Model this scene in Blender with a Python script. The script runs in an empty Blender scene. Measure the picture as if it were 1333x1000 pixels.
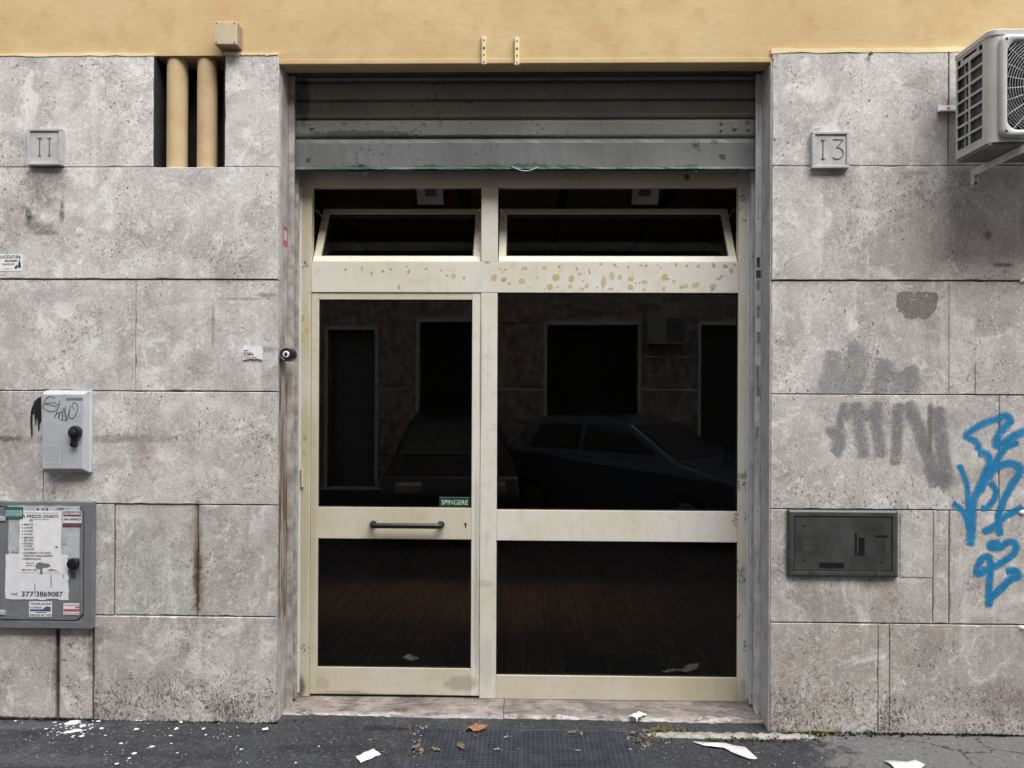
import bpy, bmesh, math, random
from mathutils import Vector, Matrix
random.seed(7)
PI = math.pi
C = bpy.context.scene.collection
sc = bpy.context.scene

# ------------------------------------------------------------------ camera model
F = 1002.0
CAM = Vector((0.0, -4.0, 1.756))
YAW, PITCH, ROLL = math.radians(1.154), math.radians(0.123), math.radians(-0.25)
RM = (Matrix.Rotation(YAW, 3, 'Z') @ Matrix.Rotation(PITCH, 3, 'X') @ Matrix.Rotation(ROLL, 3, 'Y'))

def U(px, py, y=0.0):
    """point of the plane at depth y that the photograph shows at px, py"""
    d = RM @ Vector(((px - 666.5) / F, 1.0, -(py - 500) / F))
    return CAM + d * ((y - CAM.y) / d.y)

def UX(px, y=0.0, py=500): return U(px, py, y).x
def UZ(py, y=0.0, px=667): return U(px, py, y).z

def UG(px, py, z=0.0):
    d = RM @ Vector(((px - 666.5) / F, 1.0, -(py - 500) / F))
    return CAM + d * ((z - CAM.z) / d.z)

def R(x0, y0, x1, y1, y=0.0):
    """pixel rectangle -> x0,x1,z0,z1 at depth y"""
    a, b = U(x0, (y0 + y1) / 2, y), U(x1, (y0 + y1) / 2, y)
    t, u = U((x0 + x1) / 2, y0, y), U((x0 + x1) / 2, y1, y)
    return a.x, b.x, u.z, t.z

cam_d = bpy.data.cameras.new('camera')
cam_d.sensor_width = 36; cam_d.lens = 36 * F / 1333
cam_d.clip_start = 0.02; cam_d.clip_end = 2000
cam = bpy.data.objects.new('camera', cam_d); C.objects.link(cam)
mw = (RM @ Matrix.Rotation(PI / 2, 3, 'X')).to_4x4(); mw.translation = CAM
cam.matrix_world = mw
sc.camera = cam

# ------------------------------------------------------------------ node helpers
class M:
    def __init__(s, name, rough=0.6, metal=0.0, spec=0.5):
        s.m = bpy.data.materials.new(name); s.m.use_nodes = True
        s.t = s.m.node_tree; s.t.nodes.clear()
        s.out = s.t.nodes.new('ShaderNodeOutputMaterial')
        s.b = s.t.nodes.new('ShaderNodeBsdfPrincipled')
        s.t.links.new(s.b.outputs[0], s.out.inputs[0])
        s.b.inputs['Roughness'].default_value = rough
        s.b.inputs['Metallic'].default_value = metal
        s.b.inputs['Specular IOR Level'].default_value = spec
        s.pos = s.t.nodes.new('ShaderNodeNewGeometry').outputs['Position']
    def set(s, sock, v):
        if hasattr(v, 'is_output'): s.t.links.new(v, sock)
        elif isinstance(v, (tuple, list)) and len(v) == 3 and sock.type == 'RGBA': sock.default_value = (*v, 1)
        else: sock.default_value = v
    def node(s, ty, outi=0, props=None, **inp):
        n = s.t.nodes.new(ty)
        for k, v in (props or {}).items(): setattr(n, k, v)
        for k, v in inp.items(): s.set(n.inputs[int(k[1:])] if k[0] == 'i' and k[1:].isdigit() else n.inputs[k], v)
        return n.outputs[outi]
    def noise(s, scale, detail=4, rough=0.55, vec=None, dist=0.0, out=0):
        return s.node('ShaderNodeTexNoise', out, Vector=vec or s.pos, Scale=scale, Detail=detail, Roughness=rough, Distortion=dist)
    def voro(s, scale, vec=None, feature='F1', rand=1.0):
        return s.node('ShaderNodeTexVoronoi', 0, {'feature': feature}, Vector=vec or s.pos, Scale=scale, Randomness=rand)
    def math(s, op, a, b=0.0, c=0.0, clamp=False):
        return s.node('ShaderNodeMath', 0, {'operation': op, 'use_clamp': clamp}, i0=a, i1=b, i2=c)
    def vmath(s, op, a, b=(0, 0, 0)):
        n = s.t.nodes.new('ShaderNodeVectorMath'); n.operation = op
        s.set(n.inputs[0], a); s.set(n.inputs[1], b)
        return n.outputs[1] if op in ('LENGTH', 'DISTANCE', 'DOT_PRODUCT') else n.outputs[0]
    def ss(s, v, a, b, o0=0.0, o1=1.0):
        return s.node('ShaderNodeMapRange', 0, {'interpolation_type': 'SMOOTHSTEP'}, i0=v, i1=a, i2=b, i3=o0, i4=o1)
    def mix(s, f, a, b, mode='MIX'):
        n = s.t.nodes.new('ShaderNodeMix'); n.data_type = 'RGBA'; n.blend_type = mode
        s.set(n.inputs[0], f); s.set(n.inputs[6], a); s.set(n.inputs[7], b)
        return n.outputs[2]
    def ramp(s, f, stops):
        n = s.t.nodes.new('ShaderNodeValToRGB'); e = n.color_ramp.elements
        while len(e) < len(stops): e.new(0.5)
        for k, (p, c) in enumerate(stops): e[k].position = p; e[k].color = (*c, 1)
        s.set(n.inputs[0], f); return n.outputs[0]
    def scaled(s, sx, sy, sz, vec=None):
        return s.vmath('MULTIPLY', vec or s.pos, (sx, sy, sz))
    def attr(s, name, out=0):
        n = s.t.nodes.new('ShaderNodeAttribute'); n.attribute_name = name; return n.outputs[out]
    def bump(s, h, strength=0.3, dist=0.002, prev=None):
        n = s.t.nodes.new('ShaderNodeBump'); n.inputs['Strength'].default_value = strength
        n.inputs['Distance'].default_value = dist; s.set(n.inputs['Height'], h)
        if prev: s.t.links.new(prev, n.inputs['Normal'])
        return n.outputs[0]
    def blob(s, c, rx, rz, wob=0.5, nz=None, soft=(0.55, 1.05)):
        """mask of an irregular patch centred on point c"""
        d = s.vmath('LENGTH', s.vmath('MULTIPLY', s.vmath('SUBTRACT', s.pos, tuple(c)), (1 / rx, 1.0 if rz < 0 else 0.0, 1 / abs(rz) if rz > 0 else 0.0)))
        if nz: d = s.math('ADD', d, s.math('MULTIPLY', s.math('SUBTRACT', nz, 0.5), wob * 2))
        return s.ss(d, soft[0], soft[1], 1.0, 0.0)
    def gblob(s, c, rx, ry, nz, wob=0.5, soft=(0.6, 1.0)):
        d = s.vmath('LENGTH', s.vmath('MULTIPLY', s.vmath('SUBTRACT', s.pos, tuple(c)), (1 / rx, 1 / ry, 0.0)))
        d = s.math('ADD', d, s.math('MULTIPLY', s.math('SUBTRACT', nz, 0.5), wob * 2))
        return s.ss(d, soft[0], soft[1], 1.0, 0.0)
    def done(s, col, normal=None, rough=None):
        s.set(s.b.inputs['Base Color'], col)
        if normal: s.t.links.new(normal, s.b.inputs['Normal'])
        if rough is not None: s.set(s.b.inputs['Roughness'], rough)
        return s.m

def paint(name, col, rough=0.5, metal=0.0, var=0.15, dirt=0.25, dirtcol=(0.05, 0.045, 0.04), scale=9.0, bump=0.15, spec=0.5, streak=0.0):
    k = M(name, rough, metal, spec)
    n1 = k.noise(scale, 6, 0.6); n2 = k.noise(scale * 7, 5, 0.65); n3 = k.noise(scale * 0.35, 3)
    lo = tuple(c * (1 - var) for c in col); hi = tuple(min(1, c * (1 + var)) for c in col)
    c = k.mix(k.ss(n1, 0.3, 0.7), lo, hi)
    d = k.math('MULTIPLY', k.ss(n2, 0.56, 0.72), k.ss(n3, 0.4, 0.65))
    c = k.mix(k.math('MULTIPLY', d, dirt), c, dirtcol)
    if streak:
        st = k.noise(1.0, 4, 0.6, k.scaled(45, 45, 2.2))
        c = k.mix(k.math('MULTIPLY', k.ss(st, 0.55, 0.75), streak), c, dirtcol)
    r = k.math('ADD', k.math('MULTIPLY', n1, 0.25), rough - 0.12)
    return k.done(c, k.bump(k.math('ADD', n2, n1), bump, 0.001), r)

# ------------------------------------------------------------------ materials
STONE_STAINS_SHADE = [  # px, py, rx px, rz px, colour, strength
    (55, 245, 34, 36, (0.17, 0.135, 0.125), 0.75), (48, 292, 26, 14, (0.10, 0.085, 0.08), 0.8), (20, 285, 24, 40, (0.26, 0.20, 0.19), 0.55),
    (62, 278, 18, 9, (0.50, 0.48, 0.46), 0.8),
    (5, 560, 40, 60, (0.19, 0.145, 0.135), 0.6), (120, 571, 150, 7, (0.12, 0.10, 0.09), 0.6), (8, 571, 22, 5, (0.03, 0.03, 0.03), 0.8),
    (190, 575, 30, 60, (0.33, 0.26, 0.25), 0.4),
    (257, 728, 8, 90, (0.16, 0.10, 0.06), 0.6), (257, 728, 4.5, 88, (0.07, 0.03, 0.016), 1.0), (256, 728, 5, 80, (0.10, 0.045, 0.02), 0.9), (253, 690, 12, 40, (0.17, 0.10, 0.05), 0.6), (259, 760, 11, 50, (0.15, 0.09, 0.05), 0.6),
    (74, 870, 8, 62, (0.10, 0.09, 0.08), 0.85), (120, 850, 8, 48, (0.13, 0.11, 0.10), 0.75), (126, 825, 22, 18, (0.12, 0.105, 0.095), 0.55),
    (1285, 315, 85, 45, (0.36, 0.32, 0.295), 0.4), (1285, 306, 6, 9, (0.06, 0.05, 0.05), 0.7),  # first entry: grime and painted shade below the air conditioner
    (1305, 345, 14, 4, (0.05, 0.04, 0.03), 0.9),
    (1215, 130, 34, 70, (0.20, 0.195, 0.20), 0.35), (1285, 620, 90, 18, (0.20, 0.165, 0.15), 0.45),  # first entry: air conditioner's shadow painted into the stone on its left
    (1080, 790, 45, 25, (0.25, 0.20, 0.18), 0.45), (1151, 770, 16, 40, (0.30, 0.245, 0.20), 0.5), (1310, 915, 50, 32, (0.16, 0.12, 0.105), 0.55),
    (1130, 758, 10, 10, (0.06, 0.05, 0.05), 0.6), (225, 690, 70, 40, (0.42, 0.40, 0.385), 0.5), (255, 468, 22, 14, (0.31, 0.26, 0.22), 0.5),
    (277, 425, 3, 40, (0.20, 0.155, 0.13), 0.7), (318, 389, 45, 2.5, (0.25, 0.20, 0.18), 0.7), (345, 384, 18, 4, (0.22, 0.17, 0.15), 0.8),
    (345, 455, 18, 5, (0.22, 0.17, 0.13), 0.7), (330, 90, 12, 40, (0.60, 0.59, 0.59), 0.5), (20, 455, 60, 20, (0.53, 0.52, 0.51), 0.4),
    (80, 130, 22, 40, (0.58, 0.57, 0.57), 0.5), (1050, 300, 18, 55, (0.55, 0.54, 0.54), 0.5), (1070, 560, 60, 25, (0.52, 0.495, 0.475), 0.5),
    (75, 385, 80, 14, (0.34, 0.325, 0.34), 0.5), (70, 640, 3, 18, (0.1, 0.08, 0.07), 0.5),
    (38, 281, 5, 12, (0.04, 0.035, 0.03), 0.95), (81, 277, 4, 17, (0.11, 0.095, 0.09), 0.9), (58, 303, 20, 5, (0.09, 0.075, 0.07), 0.8), (60, 284, 14, 9, (0.75, 0.73, 0.71), 0.8),  # flaked stone: crevice shade painted as dark spots round a pale patch
    (104, 300, 6, 5, (0.85, 0.83, 0.80), 0.95), (105, 307, 5, 3, (0.15, 0.13, 0.12), 0.7), (104, 341, 4, 4, (0.85, 0.83, 0.8), 0.9), (1200, 250, 12, 8, (0.2, 0.17, 0.15), 0.5), (1190, 226, 30, 3, (0.2, 0.18, 0.17), 0.5), (1150, 430, 10, 15, (0.28, 0.285, 0.27), 0.55),  # second entry: dark spot just below the first pale dot
]
def stone_mat(name, stains_shade=True, warm=0.0):
    k = M(name, 0.82, 0, 0.25)
    warp = k.vmath('ADD', k.pos, k.vmath('SCALE', k.noise(3.0, 3, out=1), (0, 0, 0)))
    wn = k.t.nodes[-1]
    wv = k.t.nodes.new('ShaderNodeVectorMath'); wv.operation = 'SCALE'
    k.t.links.new(k.noise(5.0, 4, 0.6, out=1), wv.inputs[0]); wv.inputs['Scale'].default_value = 0.09
    P = k.vmath('ADD', k.pos, wv.outputs[0])
    big = k.noise(1.1, 4, 0.55, P)
    med = k.noise(5.5, 9, 0.68, P, 0.6)
    fin = k.noise(38, 6, 0.7, P)
    curl = k.noise(26, 5, 0.6, P, 2.2)
    tint = k.attr('tint')
    c = k.ramp(med, [(0.27, (0.33, 0.315, 0.305)), (0.42, (0.50, 0.485, 0.475)), (0.54, (0.63, 0.62, 0.61)), (0.70, (0.80, 0.795, 0.79))])
    c = k.mix(k.math('MULTIPLY', k.ss(big, 0.48, 0.68), 0.55), c, (0.50, 0.46, 0.43))            # pink clouds
    c = k.mix(k.math('MULTIPLY', k.ss(k.noise(2.3, 5, 0.6, P), 0.54, 0.70), 0.5), c, (0.40, 0.40, 0.40))   # grey clouds
    c = k.mix(1.0, c, tint, 'MULTIPLY')
    # fine curls of the travertine
    ridge = k.ss(k.math('ABSOLUTE', k.math('SUBTRACT', curl, 0.5)), 0.0, 0.045, 1.0, 0.0)
    c = k.mix(k.math('MULTIPLY', k.math('MULTIPLY', ridge, k.ss(k.noise(4.2, 4, 0.6), 0.36, 0.6)), 0.55), c, (0.20, 0.185, 0.18))
    curl2 = k.noise(62, 4, 0.65, P, 2.6)
    ridge2 = k.ss(k.math('ABSOLUTE', k.math('SUBTRACT', curl2, 0.5)), 0.0, 0.05, 1.0, 0.0)
    c = k.mix(k.math('MULTIPLY', ridge2, 0.32), c, (0.24, 0.225, 0.22))
    chalk = k.ss(k.noise(17, 8, 0.75, P, 1.0), 0.52, 0.66)
    c = k.mix(k.math('MULTIPLY', chalk, 0.5), c, (0.84, 0.835, 0.83))
    grit = k.ss(k.noise(13, 8, 0.78, P, 1.2), 0.46, 0.30)
    c = k.mix(k.math('MULTIPLY', grit, 0.55), c, (0.27, 0.25, 0.245))
    c = k.mix(k.math('MULTIPLY', k.ss(fin, 0.56, 0.78), 0.5), c, (0.82, 0.81, 0.80))
    c = k.mix(k.math('MULTIPLY', k.ss(fin, 0.42, 0.26), 0.55), c, (0.17, 0.15, 0.145))
    gr = k.noise(115, 4, 0.8, P); gr2 = k.noise(1.0, 3, 0.7, k.vmath('MULTIPLY', P, (210, 210, 150)))
    c = k.mix(k.math('MULTIPLY', k.ss(gr, 0.46, 0.30), 0.62), c, (0.22, 0.20, 0.19))
    c = k.mix(k.math('MULTIPLY', k.ss(gr, 0.54, 0.68), 0.55), c, (0.92, 0.915, 0.90))
    c = k.mix(k.math('MULTIPLY', k.ss(gr2, 0.44, 0.28), 0.5), c, (0.26, 0.24, 0.23))
    blot = k.ss(k.noise(4.6, 7, 0.72, P, 0.9), 0.54, 0.64)
    c = k.mix(k.math('MULTIPLY', blot, 0.42), c, (0.86, 0.855, 0.845))
    # pits: small dark flecks gathered in patches
    pitn = k.noise(1.0, 4, 0.65, k.vmath('MULTIPLY', P, (95, 95, 62)), 0.8)
    zone = k.noise(3.1, 4, 0.6)
    sep = k.t.nodes.new('ShaderNodeSeparateXYZ'); k.t.links.new(k.pos, sep.inputs[0])
    wear = k.attr('wear', 2)                                                # how pitted each slab is
    low = k.math('MULTIPLY', k.ss(k.math('ADD', sep.outputs[2], k.math('MULTIPLY', k.math('SUBTRACT', zone, 0.5), 0.5)), 0.30, 0.12), wear)
    thr = k.math('SUBTRACT', k.math('SUBTRACT', 0.665, k.math('MULTIPLY', k.ss(zone, 0.40, 0.62), 0.085)), k.math('MULTIPLY', low, 0.10))
    pit = k.ss(k.math('SUBTRACT', pitn, thr), 0.0, 0.035)
    c = k.mix(k.math('MULTIPLY', pit, 0.82), c, (0.085, 0.07, 0.065))
    pit2 = k.ss(k.noise(1.0, 3, 0.6, k.vmath('MULTIPLY', P, (30, 30, 38)), 1.0), 0.70, 0.74)
    c = k.mix(k.math('MULTIPLY', pit2, 0.7), c, (0.11, 0.095, 0.09))
    # rain streaks
    st = k.noise(1.0, 5, 0.6, k.vmath('MULTIPLY', k.pos, (9, 9, 0.7)))
    c = k.mix(k.math('MULTIPLY', k.ss(st, 0.54, 0.75), 0.34), c, (0.28, 0.26, 0.25))
    c = k.mix(k.math('MULTIPLY', k.ss(st, 0.44, 0.28), 0.35), c, (0.80, 0.795, 0.79))
    if stains_shade:
        nz = k.noise(13, 8, 0.72)
        brk = k.ss(k.noise(30, 7, 0.75, P, 1.0), 0.30, 0.62)
        for px, py, rx, rz, col, f in STONE_STAINS_SHADE:
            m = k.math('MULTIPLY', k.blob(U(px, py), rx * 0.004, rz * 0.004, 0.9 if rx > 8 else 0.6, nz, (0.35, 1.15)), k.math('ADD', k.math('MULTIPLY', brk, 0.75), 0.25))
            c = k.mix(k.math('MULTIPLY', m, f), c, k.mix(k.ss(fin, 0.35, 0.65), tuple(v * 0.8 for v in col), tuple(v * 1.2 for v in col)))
    h = k.math('SUBTRACT', k.math('ADD', k.math('MULTIPLY', fin, 0.5), k.math('MULTIPLY', med, 0.6)), k.math('ADD', pit, pit2))
    n = k.bump(h, 0.6, 0.0035)
    return k.done(c, n, k.math('ADD', 0.72, k.math('MULTIPLY', fin, 0.2)))
stone = stone_mat('travertine')

def plaster_mat(name, base=(0.54, 0.405, 0.215)):
    k = M(name, 0.85, 0, 0.2)
    n1 = k.noise(1.6, 6, 0.6, None, 0.4); n2 = k.noise(6, 6, 0.65); n3 = k.noise(1.0, 5, 0.6, k.scaled(14, 14, 55))
    sp = k.noise(70, 3, 0.6)
    b = base
    c = k.ramp(n1, [(0.3, (b[0] * .93, b[1] * .86, b[2] * .86)), (0.5, b), (0.72, (b[0] * 1.03, b[1] * 1.08, b[2] * 1.18))])
    c = k.mix(k.math('MULTIPLY', k.ss(n2, 0.48, 0.68), 0.5), c, (b[0] * .86, b[1] * .74, b[2] * .66))
    c = k.mix(k.math('MULTIPLY', k.ss(k.noise(3.1, 6, 0.65), 0.48, 0.66), 0.55), c, (b[0] * 1.12, b[1] * 1.18, b[2] * 1.22))
    c = k.mix(k.math('MULTIPLY', k.ss(n3, 0.52, 0.75), 0.32), c, (b[0] * .74, b[1] * .66, b[2] * .6))
    c = k.mix(k.math('MULTIPLY', k.ss(sp, 0.66, 0.74), 0.35), c, (0.25, 0.16, 0.08))
    return k.done(c, k.bump(k.math('ADD', k.math('MULTIPLY', n3, 0.8), k.math('MULTIPLY', sp, 0.5)), 0.35, 0.0025))
plaster = plaster_mat('ochre_plaster')
plaster_light = plaster_mat('pale_ochre_paint', (0.72, 0.62, 0.38))
pipe_m = plaster_mat('pipe_paint', (0.52, 0.40, 0.235))
beige = paint('beige_plastic', (0.50, 0.42, 0.29), 0.6, var=0.1)
beige_d = paint('dark_beige_plastic', (0.30, 0.24, 0.16), 0.6, var=0.1)  # darker beige on the box body and beside each metal strap
dark_void = paint('hollow_shade', (0.018, 0.017, 0.016), 0.9, var=0.3, dirt=0)  # near-black that puts the shade of pocket and hollows into the colour
mortar = paint('dirty_mortar', (0.07, 0.06, 0.055), 0.95, var=0.3, dirt=0.4, scale=20, bump=0.5)
soffit_m = paint('dark_soffit', (0.075, 0.065, 0.055), 0.9, var=0.3)  # dark tone of the lintel underside and the battens

def reveal_mat():
    k = M('reveal_marble', 0.75, 0, 0.3)
    n = k.noise(7, 7, 0.65); st = k.noise(1.0, 6, 0.65, k.scaled(40, 40, 2.5)); f = k.noise(60, 4, 0.6)
    c = k.ramp(n, [(0.3, (0.27, 0.25, 0.23)), (0.5, (0.42, 0.395, 0.37)), (0.7, (0.56, 0.54, 0.52))])
    c = k.mix(k.math('MULTIPLY', k.ss(st, 0.48, 0.72), 0.7), c, (0.14, 0.11, 0.09))
    c = k.mix(k.math('MULTIPLY', k.ss(f, 0.58, 0.7), 0.5), c, (0.10, 0.085, 0.075))
    nz = k.noise(12, 5, 0.7)
    for py, rz in ((600, 190), (500, 60), (700, 120), (790, 40)):        # rust run on the arris
        m = k.math('MULTIPLY', k.blob(U(364, py), 0.03, rz * 0.004, 0.8, nz), k.ss(st, 0.36, 0.58))
        c = k.mix(k.math('MULTIPLY', m, 0.7), c, k.mix(k.ss(f, 0.4, 0.6), (0.07, 0.035, 0.02), (0.17, 0.085, 0.04)))
    return k.done(c, k.bump(k.math('ADD', n, f), 0.4, 0.003))
reveal_m = reveal_mat()
def reveal_mat2():
    k = M('grey_reveal_marble', 0.75, 0, 0.3)
    n = k.noise(7, 7, 0.65); st = k.noise(1.0, 6, 0.65, k.scaled(40, 40, 2.5)); f = k.noise(60, 4, 0.6)
    c = k.ramp(n, [(0.3, (0.36, 0.345, 0.33)), (0.5, (0.48, 0.465, 0.45)), (0.7, (0.58, 0.57, 0.56))])
    c = k.mix(k.math('MULTIPLY', k.ss(st, 0.5, 0.72), 0.6), c, (0.22, 0.20, 0.185))
    c = k.mix(k.math('MULTIPLY', k.ss(f, 0.6, 0.7), 0.5), c, (0.14, 0.12, 0.11))
    return k.done(c, k.bump(k.math('ADD', n, f), 0.4, 0.003))
reveal_r = reveal_mat2()

def track_mat():
    k = M('track_paint', 0.55, 0.1)
    n = k.noise(9, 6, 0.6); st = k.noise(1.0, 5, 0.6, k.scaled(60, 60, 4)); f = k.noise(45, 4, 0.6)
    c = k.mix(k.ss(n, 0.3, 0.7), (0.45, 0.47, 0.52), (0.64, 0.65, 0.69))
    c = k.mix(k.math('MULTIPLY', k.ss(st, 0.52, 0.72), 0.7), c, (0.15, 0.145, 0.15))
    c = k.mix(k.math('MULTIPLY', k.ss(f, 0.6, 0.68), 0.6), c, (0.07, 0.065, 0.07))
    return k.done(c, k.bump(n, 0.2, 0.001))
track_m = track_mat()
track_old = paint('old_track_paint', (0.36, 0.335, 0.31), 0.7, var=0.35, dirt=0.7, scale=14, streak=0.6)

def frame_mat(name, base):
    k = M(name, 0.42, 0.0, 0.5)
    n = k.noise(2.2, 5, 0.6); n2 = k.noise(16, 6, 0.7); st = k.noise(1.0, 5, 0.65, k.scaled(30, 30, 3)); sp = k.noise(75, 4, 0.65); z = k.noise(3.5, 4)
    b = base
    c = k.ramp(n, [(0.33, (b[0] * .94, b[1] * .93, b[2] * .85)), (0.5, b), (0.68, (b[0] * 1.05, b[1] * 1.06, b[2] * 1.16))])
    c = k.mix(k.math('MULTIPLY', k.ss(n2, 0.50, 0.72), 0.35), c, (b[0] * .66, b[1] * .58, b[2] * .48))
    c = k.mix(k.math('MULTIPLY', k.ss(st, 0.54, 0.74), 0.24), c, (b[0] * .5, b[1] * .47, b[2] * .38))
    c = k.mix(k.math('MULTIPLY', k.math('MULTIPLY', k.ss(sp, 0.64, 0.70), k.ss(z, 0.50, 0.65)), 0.5), c, (0.13, 0.115, 0.09))
    nz = k.noise(20, 5, 0.7)
    # scuffs and hand dirt where the photograph shows them
    for px, py, rx, rz, col, f in [(600, 890, 26, 12, (0.28, 0.25, 0.2), 0.6), (396, 430, 10, 45, (0.48, 0.40, 0.16), 0.5), (397, 580, 9, 60, (0.47, 0.40, 0.2), 0.4),
                                   (620, 800, 5, 90, (0.33, 0.30, 0.27), 0.5), (632, 760, 12, 6, (0.3, 0.28, 0.25), 0.35), (970, 760, 12, 30, (0.30, 0.29, 0.27), 0.4),
                                   (968, 620, 13, 5, (0.12, 0.11, 0.1), 0.5), (390, 895, 8, 18, (0.08, 0.07, 0.05), 0.8), (970, 905, 16, 22, (0.3, 0.29, 0.25), 0.5),
                                   (620, 690, 4, 100, (0.36, 0.34, 0.30), 0.45), (523, 697, 60, 8, (0.40, 0.38, 0.33), 0.35), (894, 231, 5, 6, (0.05, 0.05, 0.045), 0.9), (408, 700, 4, 170, (0.40, 0.36, 0.26), 0.5), (396, 700, 9, 120, (0.44, 0.38, 0.24), 0.4), (398, 300, 8, 50, (0.42, 0.36, 0.22), 0.4), (450, 904, 50, 5, (0.25, 0.22, 0.17), 0.5), (800, 915, 150, 4, (0.2, 0.18, 0.15), 0.6), (626, 480, 3, 100, (0.38, 0.35, 0.3), 0.5), (632, 865, 12, 40, (0.42, 0.40, 0.36), 0.4), (520, 906, 110, 3, (0.2, 0.18, 0.14), 0.6), (420, 890, 10, 10, (0.3, 0.27, 0.2), 0.4)]:
        m = k.blob(U(px, py, 0.3), rx * 0.0043, rz * 0.0043, 0.6, nz)
        c = k.mix(k.math('MULTIPLY', m, f), c, col)
    return k.done(c, k.bump(n2, 0.08, 0.001), k.math('ADD', 0.33, k.math('MULTIPLY', n2, 0.25)))
frame_m = frame_mat('cream_aluminium', (0.56, 0.52, 0.405))
frame_w = frame_mat('pale_aluminium', (0.65, 0.63, 0.55))

def shutter_mat(name, base, green=False):
    k = M(name, 0.5, 0.15)
    n = k.noise(3, 5, 0.6); st = k.noise(1.0, 4, 0.6, k.scaled(2.2, 2.2, 50)); sp = k.noise(42, 4, 0.65); zone = k.noise(2.2, 4)
    dr = k.noise(1.0, 4, 0.6, k.scaled(38, 38, 4))
    c = k.mix(k.ss(n, 0.3, 0.7), tuple(v * .84 for v in base), tuple(v * 1.12 for v in base))
    c = k.mix(k.math('MULTIPLY', k.ss(st, 0.5, 0.75), 0.25), c, tuple(v * .55 for v in base))
    c = k.mix(k.math('MULTIPLY', k.math('MULTIPLY', k.ss(sp, 0.59, 0.64), k.ss(zone, 0.42, 0.62)), 0.75), c, (0.022, 0.022, 0.024))
    c = k.mix(k.math('MULTIPLY', k.ss(dr, 0.6, 0.75), 0.35), c, (0.07, 0.07, 0.07))
    nz = k.noise(34, 7, 0.75)
    if green:
        for px, rx, rz in ((690, 60, 12), (640, 40, 10), (740, 30, 9), (470, 24, 10), (560, 40, 8), (900, 16, 9), (460, 95, 6), (850, 110, 5), (690, 240, 6)):
            m = k.blob(U(px, 220, 0.19), rx * 0.0042, rz * 0.0042, 1.1, nz, (0.35, 0.75))
            c = k.mix(k.math('MULTIPLY', m, 0.9), c, (0.028, 0.075, 0.058))
        for px, py, r in ((905, 190, 18), (940, 205, 14), (400, 210, 12), (470, 216, 9), (930, 185, 12), (420, 170, 14)):
            m = k.blob(U(px, py, 0.19), r * 0.0042, r * 0.0035, 1.3, nz, (0.2, 0.4))
            c = k.mix(k.math('MULTIPLY', m, 0.85), c, (0.02, 0.02, 0.022))
    else:
        for px, py, rx, rz in ((470, 176, 90, 8), (395, 130, 10, 40), (600, 178, 160, 3)):
            m = k.blob(U(px, py, 0.2), rx * 0.0042, rz * 0.0042, 0.9, nz)
            c = k.mix(k.math('MULTIPLY', m, 0.7), c, (0.03, 0.034, 0.032))
    return k.done(c, k.bump(k.math('ADD', n, sp), 0.15, 0.001))
shutter_m = shutter_mat('shutter_paint', (0.205, 0.212, 0.19))
shutter_bar_m = shutter_mat('shutter_bar_paint', (0.138, 0.147, 0.148), True)

def glass_mat(name, tint=(0.5, 0.52, 0.5), refl=1.05):
    m = bpy.data.materials.new(name); m.use_nodes = True; t = m.node_tree; t.nodes.clear()
    o = t.nodes.new('ShaderNodeOutputMaterial'); mx = t.nodes.new('ShaderNodeMixShader')
    tr = t.nodes.new('ShaderNodeBsdfTransparent'); tr.inputs[0].default_value = (*tint, 1)
    gl = t.nodes.new('ShaderNodeBsdfGlossy'); gl.inputs['Roughness'].default_value = 0.0
    fr = t.nodes.new('ShaderNodeFresnel'); fr.inputs[0].default_value = 1.45
    mu = t.nodes.new('ShaderNodeMath'); mu.operation = 'MULTIPLY'; mu.inputs[1].default_value = refl
    nz = t.nodes.new('ShaderNodeTexNoise'); nz.inputs['Scale'].default_value = 2.5
    bp = t.nodes.new('ShaderNodeBump'); bp.inputs['Strength'].default_value = 0.03; bp.inputs['Distance'].default_value = 0.002
    L = t.links.new
    L(nz.outputs[0], bp.inputs['Height']); L(bp.outputs[0], gl.inputs['Normal'])
    L(fr.outputs[0], mu.inputs[0]); L(mu.outputs[0], mx.inputs[0]); L(tr.outputs[0], mx.inputs[1]); L(gl.outputs[0], mx.inputs[2]); L(mx.outputs[0], o.inputs[0])
    return m
glass = glass_mat('shop_glass', (0.9, 0.9, 0.87))
glass_dark = glass_mat('smoked_glass', (0.8, 0.8, 0.78), 0.4)

black_rubber = paint('black_rubber', (0.012, 0.012, 0.013), 0.6, var=0.2, dirt=0.1)
black_metal = paint('black_powder_coat', (0.009, 0.009, 0.011), 0.35, var=0.2, dirt=0.08, dirtcol=(0.1, 0.1, 0.1))
grey_box = paint('grey_polyester', (0.40, 0.42, 0.455), 0.5, var=0.08, dirt=0.35, streak=0.2)
grey_box_pale = paint('pale_grey_polyester', (0.55, 0.56, 0.57), 0.55, var=0.08, dirt=0.3)
cab_m = paint('cabinet_grey', (0.155, 0.168, 0.18), 0.55, var=0.10, dirt=0.35, streak=0.2)
cab_dark = paint('cabinet_groove', (0.045, 0.05, 0.053), 0.6, var=0.1)
hatch_m = paint('hatch_paint', (0.052, 0.055, 0.052), 0.45, var=0.25, dirt=0.35, dirtcol=(0.14, 0.13, 0.12), scale=14)
hatch_door_m = paint('hatch_door_paint', (0.042, 0.046, 0.044), 0.5, var=0.35, dirt=0.5, dirtcol=(0.12, 0.115, 0.105), scale=7)
ac_m = paint('ac_enamel', (0.46, 0.465, 0.455), 0.4, var=0.08, dirt=0.35, streak=0.25)
ac_grey = paint('ac_plastic', (0.42, 0.43, 0.43), 0.45, var=0.08, dirt=0.3)
ac_under = paint('ac_dark_underside', (0.16, 0.155, 0.15), 0.6, var=0.2)  # darker tone for the bottom tray
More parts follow.
